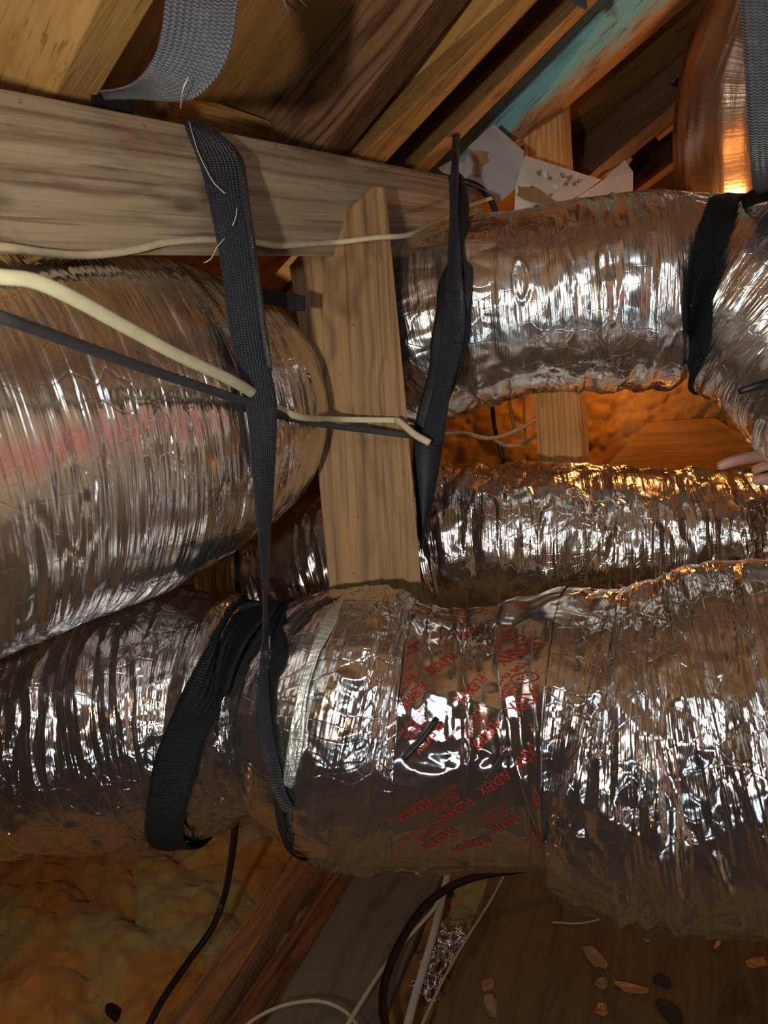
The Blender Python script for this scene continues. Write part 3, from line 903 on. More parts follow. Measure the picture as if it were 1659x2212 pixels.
def ribbon(name, Lp, Rp, mat, thick=0.0016, nw=8, crown=0.0, parent=None, hint=None, closed=False):
    P, n = ribbon_geo(Lp, Rp, hint, thick, nw, crown)
    front = P + n[:, None, :] * thick / 2
    back = P - n[:, None, :] * thick / 2
    ring = np.concatenate([front, back[:, ::-1]], 1)
    s = np.concatenate([[0], np.cumsum(np.linalg.norm(np.diff((Lp + Rp) / 2, axis=0), axis=1))])
    w = np.linalg.norm(Rp - Lp, axis=1)
    t = np.linspace(0, 1, nw)
    U = np.concatenate([t, t[::-1]])[None, :] * np.full((len(s), 1), 0.048)
    V = np.broadcast_to(s[:, None], U.shape)
    o = grid_obj(name, ring, mat, parent, True, np.stack([U, V], -1))
    if closed is False:
        me = o.data
        import bmesh
        bm = bmesh.new(); bm.from_mesh(me)
        be = [e for e in bm.edges if e.is_boundary]
        bmesh.ops.holes_fill(bm, edges=be, sides=0)
        bm.to_mesh(me); bm.free()
    return o

def px_ribbon(name, rows, mat, n=80, **kw):
    """rows: (xl, yl, xr, yr, dl, dr)"""
    L = np.array([at(r[0], r[1], r[4]) for r in rows]); R = np.array([at(r[2], r[3], r[5]) for r in rows])
    both, _ = catmull(np.concatenate([(L + R) / 2, L, R], 1), n=n)
    return ribbon(name, both[:, 3:6], both[:, 6:9], mat, **kw)

def tube(name, rows, mat, r=None, parent=None, flat=1.0, seg=14, step=0.006, wobble=0.0, wseed=1, up_hint=None, avoid=False):
    if avoid: rows = clear_rows(rows, [Ad], 0.009)
    """rows (px,py,d[,r]) or 3-D arrays with radius"""
    pts = []
    for q in rows:
        if isinstance(q, np.ndarray):
            pts.append([*q, r])
        else:
            pts.append([*at(q[0], q[1], q[2]), q[3] if len(q) > 3 else r])
    R, s = catmull(pts, step=step)
    c = R[:, :3]; rad = R[:, 3]
    if wobble:
        c = c + wobble * np.stack([smooth_noise(s / 0.05, s * 0 + k, 0, wseed + k) for k in range(3)], 1)
    T = norm(np.gradient(c, axis=0))
    up = np.array(FV if up_hint is None else up_hint, float)
    e1 = norm(up[None, :] - T * (T @ up)[:, None])
    e2 = np.cross(T, e1)
    th = np.arange(seg) / seg * 2 * np.pi
    P = c[:, None, :] + rad[:, None, None] * (np.cos(th)[None, :, None] * e1[:, None, :] * flat + np.sin(th)[None, :, None] * e2[:, None, :])
    # round the two ends shut
    a = c[0] - T[0] * rad[0] * 0.2; b = c[-1] + T[-1] * rad[-1] * 0.2
    P = np.concatenate([np.broadcast_to(a, (1, seg, 3)), P, np.broadcast_to(b, (1, seg, 3))], 0)
    return grid_obj(name, P, mat, parent, True)

def duct_band(name, duct, Lpx, Rpx, mat, n=70, lift=0.0035, parent=None, back=True, thick=0.0018, k=6):
    """strap lying on a duct: edge pixels in order from top to bottom; the back closes round the duct"""
    S = duct.smooth_P(k, lift)
    a = np.array([duct.find(*p) for p in Lpx], float); b = np.array([duct.find(*p) for p in Rpx], float)
    for q in (a, b):
        q[:, 1] = np.unwrap(q[:, 1] / duct.nu * 2 * np.pi) * duct.nu / (2 * np.pi)
    b[:, 1] += duct.nu * round(float(a[len(a) // 2, 1] - b[len(b) // 2, 1]) / duct.nu)
    if back:
        dirn = np.sign(a[-1, 1] - a[0, 1])
        rem = duct.nu - abs(a[-1, 1] - a[0, 1])
        def tail(q):
            w = q[0] + [0, dirn * duct.nu] - q[-1]
            return [q[-1] + w * np.array([max(0.0, (t - 0.3) / 0.7), t]) for t in (0.12, 0.25, 0.4, 0.6, 0.8, 1.0)]
        ext_a = tail(a); ext_b = tail(b)
        a = np.array(list(a) + ext_a); b = np.array(list(b) + ext_b)
    rows = np.concatenate([(a + b) / 2, np.zeros((len(a), 1)), a, b], 1)
    R, _ = catmull(rows, n=n)
    a = R[:, 3:5]; b = R[:, 5:7]
    nw = 10
    t = np.linspace(0, 1, nw)
    G = a[:, None, :] * (1 - t)[None, :, None] + b[:, None, :] * t[None, :, None]
    P = duct.sample(S, G[..., 0], G[..., 1])
    N = duct.sample(duct.N, G[..., 0], G[..., 1])
    ring = np.concatenate([P + N * thick, (P - N * 0.0005)[:, ::-1]], 1)
    s = np.concatenate([[0], np.cumsum(np.linalg.norm(np.diff(P[:, nw // 2], axis=0), axis=1))])
    U = np.concatenate([t, t[::-1]])[None, :] * np.full((len(s), 1), 0.05)
    V = np.broadcast_to(s[:, None], U.shape)
    return grid_obj(name, ring, mat, parent, True, np.stack([U, V], -1))

# ------------------------------------------------------------------ straps
qs = 0.985
strap_rows = [(384, 250, 456, 262, .93, .95), (396, 268, 468, 282, .862, .885), (412, 305, 494, 308, .852, .872), (430, 350, 521, 350, .845, .865), (447, 420, 532, 430, .84, .855), (460, 480, 544, 500, .835, .85),
              (478, 580, 556, 600, .83, .845), (492, 690, 570, 700, .83, .845), (508, 780, 583, 790, .83, .845), (527, 860, 597, 865, .83, .845),
              (538, 930, 597, 935, .832, .846), (546, 1030, 592, 1035, .835, .852), (554, 1120, 586, 1125, .84, .86), (562, 1210, 580, 1215, .845, .868),
              (568, 1300, 577, 1302, .85, .875), (567, 1380, 579, 1382, .853, .876), (560, 1450, 580, 1455, .855, .874), (556, 1520, 584, 1525, .856, .872), (560, 1600, 592, 1600, .862, .868),
              (576, 1665, 606, 1665, .875, .875), (596, 1720, 618, 1712, .905, .905), (610, 1755, 634, 1745, .96, .96)]
strap_rows = clear_rows(strap_rows[:13], [Ad], 0.012) + clear_rows(strap_rows[13:], [Ed], 0.006)
st = px_ribbon('hanging_strap', strap_rows, M_web, n=260, nw=12, crown=0.0015)
tag(st, 'long navy black webbing strap looped over the beam and twisted edge on below', 'strap')
# the second layer of the doubled strap
lay = px_ribbon('second_layer', [(464, 276, 472, 284, .88, .89), (494, 310, 508, 320, .866, .878), (512, 346, 526, 352, .852, .866), (528, 440, 540, 450, .845, .858), (538, 520, 552, 530, .842, .856), (552, 610, 564, 620, .838, .852), (562, 700, 575, 710, .838, .850), (576, 790, 588, 800, .838, .848)], M_web, n=90, nw=4, parent=None)
link_child(lay, st)
for i, rows in enumerate(([(408, 262, .86), (425, 320, .84), (440, 355, .835), (462, 395, .83), (486, 418, .828)], [(512, 448, .835), (509, 470, .832), (502, 488, .83)],
                          [(485, 515, .83), (468, 535, .826), (455, 560, .82), (440, 568, .82)], [(407, 166, .62), (396, 190, .62), (390, 235, .66)])):
    t_ = tube('loose_thread', rows, M_thread, r=0.0004, seg=6, step=0.004)
    if i < 3: link_child(t_, st)
    else: thr = t_
tl = px_ribbon('strap_tail', [(562, 622, 562, 655, .90, .90), (590, 628, 590, 660, .93, .93), (625, 633, 625, 667, .97, .97), (657, 639, 657, 671, 1.0, 1.0)], M_web_black, n=30, nw=6)
link_child(tl, st)
te = px_ribbon('strap_tail_end', [(620, 632, 620, 668, .962, .962), (640, 635, 640, 671, .98, .98), (659, 640, 658, 672, .99, .99)], M_web, n=14, nw=6)
link_child(te, st)

m_st = px_ribbon('curled_strap', [(365, -120, 530, -100, .60, .62), (362, -40, 520, -20, .60, .62), (357, 0, 513, 20, .60, .62), (350, 60, 506, 75, .605, .625), (338, 110, 480, 150, .615, .63), (315, 150, 430, 205, .63, .64), (285, 180, 370, 218, .66, .66), (245, 194, 300, 214, .70, .70), (200, 198, 225, 214, .76, .76)], M_web_grey, n=110, nw=14, crown=-0.004)
tag(m_st, 'blurred grey webbing strap curling over the top of the beam at upper left', 'strap')
link_child(thr, m_st)
dk = px_ribbon('strap_under_rafter', [(196, 205, 200, 250, .80, .80), (240, 206, 240, 258, .82, .82), (285, 212, 288, 262, .84, .84)], M_web_black, n=20, nw=5)
tag(dk, 'dark strap end lying on the beam below the curled grey strap', 'strap')

j_st = px_ribbon('wide_strap', [(1580, -560, 1760, -550, .72, .70), (1590, -160, 1760, -150, .80, .78), (1598, 0, 1765, 10, .81, .79), (1608, 150, 1770, 150, .83, .81), (1616, 280, 1772, 270, .86, .84), (1622, 360, 1776, 350, .90, .88), (1626, 404, 1780, 360, .96, .94), (1640, 422, 1790, 400, 1.04, 1.02)], M_web_grey, n=90, nw=12, crown=0.003)
tag(j_st, 'wide grey webbing strap hanging at the upper right edge in front of the copper duct', 'strap')
kb = px_ribbon('black_strap', [(1600, 428, 1607, 452, 1.08, 1.06), (1625, 410, 1636, 440, 1.04, 1.02), (1660, 400, 1675, 432, 1.0, .98), (1720, 392, 1730, 430, .97, .95)], M_web_black, n=30, nw=6)
tag(kb, 'black strap arching over the upper duct at the right edge', 'strap')

db = duct_band('duct_strap', Dd, [(1530, 434), (1518, 470), (1500, 530), (1486, 590), (1476, 640), (1476, 700), (1484, 760), (1494, 802)],
               [(1592, 434), (1584, 470), (1568, 530), (1554, 600), (1540, 650), (1543, 700), (1532, 760), (1508, 806)], M_web_black)
tag(db, 'dark grey strap wrapped round the bright upper right duct', 'strap')
eb = duct_band('duct_strap', Ed, [(585, 1304), (540, 1308), (502, 1336), (470, 1378), (438, 1425), (400, 1500), (368, 1568), (346, 1625), (330, 1700), (324, 1800)],
               [(625, 1312), (602, 1328), (572, 1362), (545, 1405), (522, 1450), (496, 1505), (470, 1560), (444, 1625), (418, 1700), (404, 1785)], M_web_black, lift=0.012, k=12)
tag(eb, 'wide black mesh strap wrapped diagonally round the front duct', 'strap')
eb2 = duct_band('strap_loop', Ed, [(600, 1306), (590, 1400), (582, 1480), (582, 1560), (586, 1640), (596, 1715)],
                [(640, 1306), (622, 1400), (600, 1480), (597, 1560), (602, 1640), (612, 1718)], M_web_black, lift=0.004)
tag(eb2, 'black strap loop sunk in the pinch of the front duct behind the twisted strap', 'strap')

sp_ = duct_band('seam_tape', Ed, [(722, 1305), (700, 1350), (668, 1420), (645, 1500), (628, 1580), (614, 1650), (618, 1690)], [(738, 1308), (722, 1350), (692, 1420), (668, 1500), (655, 1580), (645, 1650), (636, 1700)], M_seam, lift=0.0025, back=False, k=3)
link_child(sp_, Ed.obj); sp_['label'] = 'pale matte seam tape strip'
n1 = px_ribbon('hanging_strap', [(977, 240, 995, 240, 1.52, 1.525), (977, 290, 994, 290, 1.40, 1.405), (976, 325, 992, 327, 1.30, 1.305), (976, 350, 991, 352, 1.18, 1.19), (971, 400, 990, 402, 1.15, 1.155), (972, 450, 990, 452, 1.13, 1.14), (970, 500, 993, 502, 1.11, 1.12), (967, 560, 995, 562, 1.09, 1.10), (962, 640, 1003, 642, 1.07, 1.08), (950, 740, 1000, 742, 1.07, 1.075), (935, 840, 975, 842, 1.08, 1.08), (905, 960, 958, 962, 1.09, 1.09)], M_web, n=160, nw=10, crown=0.006)
tag(n1, 'narrow twisted navy strap hanging right of the post', 'strap')
n2 = px_ribbon('black_hanging_strap', [(968, 380, 1003, 388, 1.20, 1.21), (978, 430, 1012, 432, 1.17, 1.18), (976, 500, 1011, 502, 1.14, 1.14), (970, 560, 1006, 562, 1.125, 1.13), (948, 610, 1018, 600, 1.115, 1.115), (940, 680, 1018, 680, 1.10, 1.10), (930, 740, 1012, 742, 1.10, 1.10), (926, 800, 998, 800, 1.105, 1.10), (900, 900, 966, 880, 1.12, 1.12), (892, 980, 953, 985, 1.14, 1.14), (897, 1070, 938, 1070, 1.15, 1.15), (903, 1150, 920, 1150, 1.16, 1.16), (907, 1185, 912, 1185, 1.16, 1.16)], M_black_cloth, n=180, nw=12, crown=0.008, thick=0.003)
tag(n2, 'bunched black strap pulled tight round the upper duct and down beside the post', 'strap')
n3 = px_ribbon('folded_tail', [(1002, 560, 1020, 575, 1.10, 1.11), (1004, 610, 1021, 612, 1.09, 1.10), (1002, 660, 1014, 662, 1.09, 1.10), (998, 720, 1004, 722, 1.10, 1.105)], M_web, n=30, nw=5)
link_child(n3, n2)
gb = px_ribbon('hanging_strap', [(505, 1140, 515, 1140, 1.30, 1.30), (507, 1220, 518, 1220, 1.28, 1.28), (509, 1300, 522, 1300, 1.27, 1.27)], M_web_black, n=20, nw=4)
tag(gb, 'thin black strap behind the left duct, in front of the creased duct', 'strap')
tp2 = px_ribbon('mesh_strap_end', [(1225, -40, 1262, -55, 1.0, 1.0), (1232, -5, 1266, -20, 1.0, 1.0), (1245, 12, 1268, 22, .99, .99)], M_web_grey, n=20, nw=6)
tag(tp2, 'frayed grey webbing end over the pale rafter at the top edge', 'strap')
tp3 = px_ribbon('dark_strap', [(1462, 170, 1500, 150, 1.70, 1.70), (1452, 182, 1500, 186, 1.70, 1.70), (1442, 180, 1480, 196, 1.69, 1.69)], M_black_cloth, n=14, nw=4)
tag(tp3, 'dark patch of strap on the grey brown rafter beside the copper duct', 'strap')

# ------------------------------------------------------------------ cables
bc = lambda x, y, r=.0045: (x, y, min(beam_d(x, y) * 1.02 - 0.007, 1.085), r)
tag(tube('cream_cable', [bc(-180, 528), bc(0, 534), bc(90, 546), bc(200, 550), bc(290, 540), bc(350, 526), bc(440, 519), bc(540, 522), bc(600, 532), (680, 526, 1.05, .004), (720, 523, 1.082, .004), (760, 520, 1.09, .004), (835, 512, 1.09, .004), (880, 507, 1.12, .004), (915, 492, 1.18, .004), (955, 474, 1.25, .004), (1000, 448, 1.32, .004), (1062, 427, 1.38, .004)], M_romex_tan, flat=0.7, wobble=0.0015),
    'cream cable wandering along the lower part of the tie beam and over the post', 'cable')
tag(tube('cream_cable', [(-200, 572, .50, .006), (0, 598, .53, .006), (70, 606, .545, .006), (150, 640, .57, .006), (260, 700, .62, .006), (380, 765, .69, .006), (500, 822, .78, .006), (560, 858, .86, .006), (605, 885, .93, .005), (650, 901, .99, .0045), (730, 906, 1.03, .0042), (800, 907, 1.06, .0042), (862, 908, 1.075, .0042)], M_romex, flat=0.55, avoid=True),
    'thick pale yellow cable slanting across the left duct to the post', 'cable')
tag(tube('cable_end', [(855, 905, 1.07, .0042), (868, 915, 1.065, .0048), (895, 938, 1.06, .0052), (928, 957, 1.055, .0052)], M_romex_tan, flat=0.8),
    'cut tan cable stub bending down right of the post', 'cable')
tag(tube('grey_cable', [(-200, 610, .47, .0048), (0, 684, .50, .0048), (80, 712, .53, .0048), (240, 770, .61, .0048), (380, 818, .70, .0048), (530, 868, .82, .0048), (600, 893, .91, .0046), (700, 917, .99, .0044), (800, 930, 1.05, .0044), (900, 942, 1.08, .0044), (935, 943, 1.10, .0044)], M_cable_grey, flat=0.8, avoid=True),
    'dark grey cable below the yellow one, across the left duct and post', 'cable')
tag(tube('tan_cable', [(955, 938, 1.36, .0045), (1000, 936, 1.42, .0045), (1050, 947, 1.5, .0045), (1085, 942, 1.55, .0045), (1130, 922, 1.6, .0045), (1180, 890, 1.75, .0045)], M_romex_tan),
    'tan cable in the gap between the upper and middle ducts', 'cable')
tag(tube('tan_cable', [(1060, 945, 1.62, .004), (1090, 962, 1.66, .004), (1120, 962, 1.68, .004), (1160, 940, 1.76, .004)], M_romex_tan),
    'sagging brown cable just below the tan one in the gap', 'cable')
tag(tube('black_cable', [(1062, 850, 1.75, .005), (1068, 920, 1.75, .005), (1082, 975, 1.75, .005), (1100, 1040, 1.75, .005)], M_cable_black), 'black cable running down in the gap left of the orange back post', 'cable')
tag(tube('amber_wire', [(1098, 850, 1.8, .004), (1104, 890, 1.8, .004), (1112, 930, 1.8, .004)], M_copper_wire), 'short amber wire hanging in the gap behind the tan cable', 'wire')
tag(tube('amber_wire', [(1132, 850, 1.85, .003), (1134, 930, 1.85, .003), (1146, 1030, 1.85, .003)], M_copper_wire), 'thin straight wire nearest the orange back post in the gap', 'wire')
tag(tube('black_hose', [(960, 395, 1.40, .006), (1000, 392, 1.40, .006), (1035, 404, 1.40, .006), (1062, 436, 1.40, .006), (1075, 475, 1.40, .006)], M_cable_black), 'black cable curving over the beam end behind the hanging strap', 'cable')
tag(tube('black_cable', [(1800, 800, 1.02, .006), (1700, 815, 1.0, .006), (1640, 832, .99, .0055), (1595, 846, 1.0, .004)], M_cable_black, flat=0.6), 'black cable entering at the right edge across the duct bend', 'cable')

# floor cables
fz = lambda x, y, z: onz(x, y, z)
tag(tube('black_cable', [at(512, 1740, 1.25), at(505, 1815, 1.33), at(496, 1880, 1.40), fz(482, 1945, .20), fz(458, 2005, .17), fz(405, 2080, .15), fz(345, 2170, .14), fz(300, 2260, .12)], M_cable_black, r=.0065), 'black cable hanging from the front duct onto the insulation', 'cable')
tag(tube('black_pipe', [fz(186, 2098, -.01), fz(205, 2130, .0), fz(240, 2180, .0), fz(300, 2230, .0)], M_cable_black, r=.012), 'black pipe half buried in the insulation at the lower left', 'pipe')
tag(tube('white_cable', [fz(500, 2240, .12), fz(560, 2195, .12), fz(620, 2170, .12), fz(690, 2163, .12), fz(745, 2185, .12), fz(790, 2240, .12)], M_romex, r=.0035, flat=0.8), 'white cable looping over the grey board at the bottom edge', 'cable')
tag(tube('pale_flat_cable', [fz(973, 1862, .13), fz(955, 1940, .13), fz(930, 2040, .13), fz(900, 2140, .13), fz(868, 2260, .13)], M_galv_white, r=.0085, flat=0.5), 'straight pale grey flat cable beside the bottom right plywood', 'cable')
tag(tube('thin_white_cable', [fz(957, 1925, .15), fz(935, 1965, .14), fz(868, 2040, .13), fz(815, 2110, .13), fz(740, 2230, .13)], M_romex, r=.004), 'thin cream cable crossing under the black hose at the bottom', 'cable')
tag(tube('black_hose', [fz(1230, 1868, .14), fz(1140, 1876, .15), fz(1010, 1900, .16), fz(925, 1950, .16), fz(865, 2035, .15), fz(832, 2120, .14), fz(828, 2190, .13), fz(850, 2280, .12)], M_cable_black, r=.008), 'black hose arching from under the front duct beside the grey board', 'hose')
tag(tube('thin_stick', [fz(1102, 1865, .14), fz(1060, 1945, .13), fz(1000, 2040, .13), fz(950, 2130, .13), fz(900, 2240, .13)], M_romex_tan, r=.0028), 'thin tan stick along the left edge of the plywood sheet', 'stick')
tag(tube('straw', [fz(1193, 1992, PLY_Z + .004), fz(1255, 1994, PLY_Z + .004), fz(1325, 1978, PLY_Z + .004)], M_romex, r=.0014), 'single straw lying on the plywood below the front duct', 'straw')

# ------------------------------------------------------------------ sheet metal boot
boot = empty('sheet_metal_boot', at(1150, 440, 1.47))
tag(boot, 'bent galvanised sheet metal pieces smeared with brown glue above the upper duct', 'sheet metal')
def sheet(name, pts, mat, nrm_push=0.0, th=0.0012, xd=None):
    o = slab(name, pts, FV * th, mat, at(*pts[1]) - at(*pts[0]), bev=0, parent=boot)
    return o
sheet('side_panel', [(1004, 352, 1.44), (1010, 318, 1.45), (1066, 268, 1.50), (1132, 326, 1.46), (1130, 392, 1.43), (1084, 434, 1.40), (1000, 395, 1.41)], M_galv)
sheet('lower_lip', [(946, 363, 1.42), (975, 347, 1.44), (1004, 352, 1.44), (1000, 395, 1.41), (1084, 434, 1.40), (1076, 420, 1.38), (955, 372, 1.40)], M_galv)
sheet('front_panel', [(1134, 336, 1.455), (1299, 388, 1.50), (1212, 452, 1.44), (1110, 480, 1.42), (1114, 400, 1.42)], M_galv_white)
sheet('corner_flap', [(1302, 390, 1.50), (1350, 345, 1.54), (1368, 372, 1.54), (1366, 440, 1.52), (1212, 470, 1.44), (1215, 450, 1.44)], M_galv)
def blotch(name, pts, d, mat, lift=0.004):
    rnd = random.Random(len(pts) * 7 + int(pts[0][0]))
    P = []
    n = len(pts)
    for i in range(n):
        a, b = pts[i], pts[(i + 1) % n]
        for t in (0, 0.25, 0.5, 0.75):
            P.append((a[0] + (b[0] - a[0]) * t + rnd.uniform(-2.5, 2.5), a[1] + (b[1] - a[1]) * t + rnd.uniform(-2.5, 2.5), d - lift))
    return slab(name, P, FV * 0.002, mat, RV, bev=0, parent=boot)
blotch('glue_smear', [(1022, 328), (1046, 326), (1052, 345), (1040, 362), (1040, 384), (1022, 382), (1022, 352)], 1.425, M_rust, 0.004)
blotch('glue_smear', [(1118, 402), (1150, 402), (1206, 436), (1210, 450), (1180, 446), (1120, 424)], 1.43, M_rust, 0.012)
for (x, y, s_) in ((1164, 372, 5), (1176, 378, 6), (1188, 384, 4), (1200, 404, 6), (1190, 420, 3), (1215, 378, 4), (1228, 384, 5), (1240, 396, 4), (1222, 396, 3), (1250, 390, 3)):
    blotch('glue_drip', [(x - s_, y - s_ * .6), (x + s_, y - s_), (x + s_ * .8, y + s_), (x - s_ * .5, y + s_)], 1.47, M_galv_white if s_ > 5 else M_rust, 0.03)

# ------------------------------------------------------------------ printed foil tape on the front duct
S_t = Ed.smooth_P(1, 0.0012)
px_c = np.nanmean(np.where(Ed.front, Ed.pp[0], np.nan), axis=1)
rowsel = np.where((px_c > 862) & (px_c < 1188))[0]
Pt = S_t[rowsel]
Cc, Ss = np.meshgrid(np.arange(Ed.nu) / Ed.nu * Ed.circ, Ed.s[rowsel])
# extra broad, sharp folds of the tape itself
hf = 0.010 * fold(Cc, Ss, Ed.circ, 0.075, 0.045, 71) + 0.006 * fold(Cc, Ss, Ed.circ, 0.03, 0.03, 72)
msk = np.clip(sm(Cc, Ss, Ed.circ, 0.12, 0.2, 77) * 3 + 0.6, 0.0, 1.0)
th_ = np.arange(Ed.nu) / Ed.nu * 2 * np.pi
low = np.clip(1.5 - np.abs((np.mod(th_, 2 * np.pi) - np.pi)) , 0, 1)
tape_h = (hf + 0.006) * msk * 0.9 + 0.001
ew = np.clip(np.minimum(np.arange(len(rowsel)), len(rowsel) - 1 - np.arange(len(rowsel))) / 14.0, 0, 1)[:, None]
tape_h = tape_h * ew + 0.001
Pt = Pt + Ed.N[rowsel] * tape_h[..., None]
tape = Ed.grid('foil_tape', Pt, np.stack([Cc, Ss], -1), M_tape)
link_child(tape, Ed.obj)
tape['label'] = 'smooth mirror like foil tape with red print'
class TapeSurf: pass
TS = Pt
def tape_px(px, py):
    x, y, _ = proj(TS)
    d = (x - px) ** 2 + (y - py) ** 2 + np.where(Ed.front[rowsel], 0, 1e9)
    k = int(np.argmin(d)); return k // Ed.nu, k % Ed.nu
def text_mesh(body, size, ring=False):
    cu = bpy.data.curves.new('t', 'FONT')
    cu.body = body; cu.size = size; cu.align_x = 'CENTER'; cu.align_y = 'CENTER'
    cu.offset = size * 0.020; cu.resolution_u = 2; cu.space_character = 1.12
    ob = bpy.data.objects.new('t', cu); COL.objects.link(ob)
    dg = bpy.context.evaluated_depsgraph_get()
    me = bpy.data.meshes.new_from_object(ob.evaluated_get(dg))
    bpy.data.objects.remove(ob); bpy.data.curves.remove(cu)
    import bmesh
    bm = bmesh.new(); bm.from_mesh(me)
    bmesh.ops.triangulate(bm, faces=bm.faces)
    for _ in range(3):
        es = [e for e in bm.edges if e.calc_length() > 0.0035]
        if not es: break
        bmesh.ops.subdivide_edges(bm, edges=es, cuts=1)
        bmesh.ops.triangulate(bm, faces=bm.faces)
    v = np.array([q.co[:2] for q in bm.verts]); f = [tuple(q.index for q in fc.verts) for fc in bm.faces]
    bm.free(); bpy.data.meshes.remove(me)
    return v, f
def ring_mesh(r, w, n=28):
    a = np.arange(n) / n * 2 * np.pi
    v = np.concatenate([np.stack([np.cos(a) * r, np.sin(a) * r], 1), np.stack([np.cos(a) * (r - w), np.sin(a) * (r - w)], 1)])
    return v, [(i, (i + 1) % n, (i + 1) % n + n, i + n) for i in range(n)]
def merge(parts):
    V, F_, o = [], [], 0
    for (v, f, dx, dy) in parts:
        V.append(v + np.array([dx, dy])); F_ += [tuple(i + o for i in q) for q in f]; o += len(v)
    return np.concatenate(V), F_
big = text_mesh('FLEXFIX', 0.0135)
big = (big[0] * np.array([0.80, 1.25]), big[1])
sm1 = text_mesh('LISTED', 0.0055); sm2 = text_mesh('181B-FX', 0.0055); sm3 = text_mesh('FOR CLASS 1 DUCT', 0.0055); ul = text_mesh('UL', 0.006)
block_full = merge([(*big, 0, 0), (*ring_mesh(0.0065, 0.0009), -0.012, -0.0155), (*ul, -0.012, -0.0155), (*sm1, 0.006, -0.0125), (*sm2, 0.006, -0.018), (*sm3, 0.0, -0.0255)])
block_big = big
stp = float(np.mean(np.diff(Ed.s)))
def stamp(px, py, ang, blk):
    iv, iu = tape_px(px, py)
    # pixel direction of growing v and u at this spot
    v, f = blk
    x, y, _ = proj(TS)
    iv1 = min(iv + 6, len(rowsel) - 1); iv0 = max(iv - 6, 0)
    gv = np.array([x[iv1, iu] - x[iv0, iu], -(y[iv1, iu] - y[iv0, iu])])
    gu = np.array([x[iv, (iu + 6) % Ed.nu] - x[iv, (iu - 6) % Ed.nu], -(y[iv, (iu + 6) % Ed.nu] - y[iv, (iu - 6) % Ed.nu])])
    sv = 1 if gv[0] > 0 else -1; su = 1 if gu[1] > 0 else -1
    ca, sa = math.cos(ang), math.sin(ang)
    X = v[:, 0] * ca - v[:, 1] * sa; Y = v[:, 0] * sa + v[:, 1] * ca
    IV = iv + sv * X / stp; IU = iu + su * Y / (Ed.circ / Ed.nu)
    ok = (IV > 1) & (IV < len(rowsel) - 2)
    IVc = np.clip(IV, 0, len(rowsel) - 1.001); IUc = np.mod(IU, Ed.nu)
    a = np.floor(IVc).astype(int); b = np.floor(IUc).astype(int); b1 = (b + 1) % Ed.nu
    fv = (IVc - a)[:, None]; fu = (IUc - b)[:, None]
    P = (TS[a, b] * (1 - fu) + TS[a, b1] * fu) * (1 - fv) + (TS[a + 1, b] * (1 - fu) + TS[a + 1, b1] * fu) * fv
    N = Ed.N[rowsel][a, b]
    P = P + N * 0.0011
    f = [q for q in f if all(ok[i] for i in q)]
    if not f: return
    o = mesh_obj('printed_lettering', P, f, M_red)
    o.parent = tape
    o.matrix_parent_inverse = Matrix.Identity(4)
R_ = math.radians
for (x, y, a, full) in ((1069, 1690, -142, 0), (1088, 1778, -140, 1), (947, 1812, -142, 1), (1165, 1722, -125, 0), (1168, 1815, -128, 1), (893, 1748, -142, 0), (1022, 1822, -142, 0), (985, 1748, -135, 1),
                        (895, 1500, -128, 1), (1128, 1405, -128, 1), (1014, 1365, -140, 0), (1084, 1348, -140, 0), (879, 1408, -135, 0), (950, 1432, -135, 0), (920, 1593, -128, 1), (1050, 1587, -130, 1), (1155, 1500, -128, 1), (1017, 1490, -130, 0), (1150, 1625, -135, 0)):
    stamp(x, y, R_(a), block_full if full else block_big)
for xs in (1006, 1150, 1190):
    pts = []
    for y in range(1345, 1850, 12):
        iv, iu = tape_px(xs + 6 * math.sin(y / 60), y)
        pts.append(TS[iv, iu] + Ed.N[rowsel][iv, iu] * 0.0006)
    c_ = tube('tape_edge', pts[::2], M_tape, r=0.0009, seg=6)
    link_child(c_, tape)
# cable tie like rods under the tape
for nm, rows in (('clamp_tail', [(945, 1553), (925, 1580), (905, 1605), (872, 1640)]), ('clamp_tail', [(1102, 1615), (1085, 1640), (1065, 1665), (1046, 1690)])):
    pts = []
    for p in rows:
        iv, iu = tape_px(*p)
        pts.append(TS[iv, iu] + Ed.N[rowsel][iv, iu] * 0.003)
    c_ = tube(nm, pts, M_cable_black if rows[0][0] < 1000 else M_tape, r=0.0032, seg=10)
    link_child(c_, Ed.obj)

# ------------------------------------------------------------------ debris
rnd = random.Random(5)
def chip(px, py, w, h, ang, mat, label, name='wood_chip', cat='wood chip', group=None):
    c = onz(px, py, PLY_Z + 0.001)
    n = 9
    V = []
    for k in range(n):
        a = 2 * math.pi * k / n
        rr = 1 + rnd.uniform(-0.3, 0.3)
        x = math.cos(a) * w * rr; y = math.sin(a) * h * rr
        V.append(np.array([c[0] + x * math.cos(ang) - y * math.sin(ang), c[1] + x * math.sin(ang) + y * math.cos(ang), c[2]]))
    top = [v + np.array([0, 0, 0.002 + rnd.uniform(0, 0.006)]) for v in V]
    f = [tuple(range(n, 2 * n)), tuple(reversed(range(n)))] + [(i, (i + 1) % n, (i + 1) % n + n, i + n) for i in range(n)]
    o = mesh_obj(name, V + top, f, mat)
    return tag(o, label, cat, group)
chip(1287, 2072, .012, .028, 0.4, M_chip, 'brown wood chip near the middle of the plywood sheet')
chip(1367, 2138, .030, .009, -0.35, M_shim, 'long reddish wood splinter on the plywood')
chip(1302, 2128, .012, .010, 0.2, M_chip, 'small round wood chip left of the long splinter')
chip(1299, 2182, .014, .010, 0.5, M_shim, 'reddish chip near the bottom edge, below the round chip')
chip(1052, 2130, .012, .010, 0.7, M_chip, 'pale chip on the left dark band of the plywood')
chip(1058, 2170, .014, .022, 0.2, M_chip, 'larger pale chip near the bottom left of the plywood')
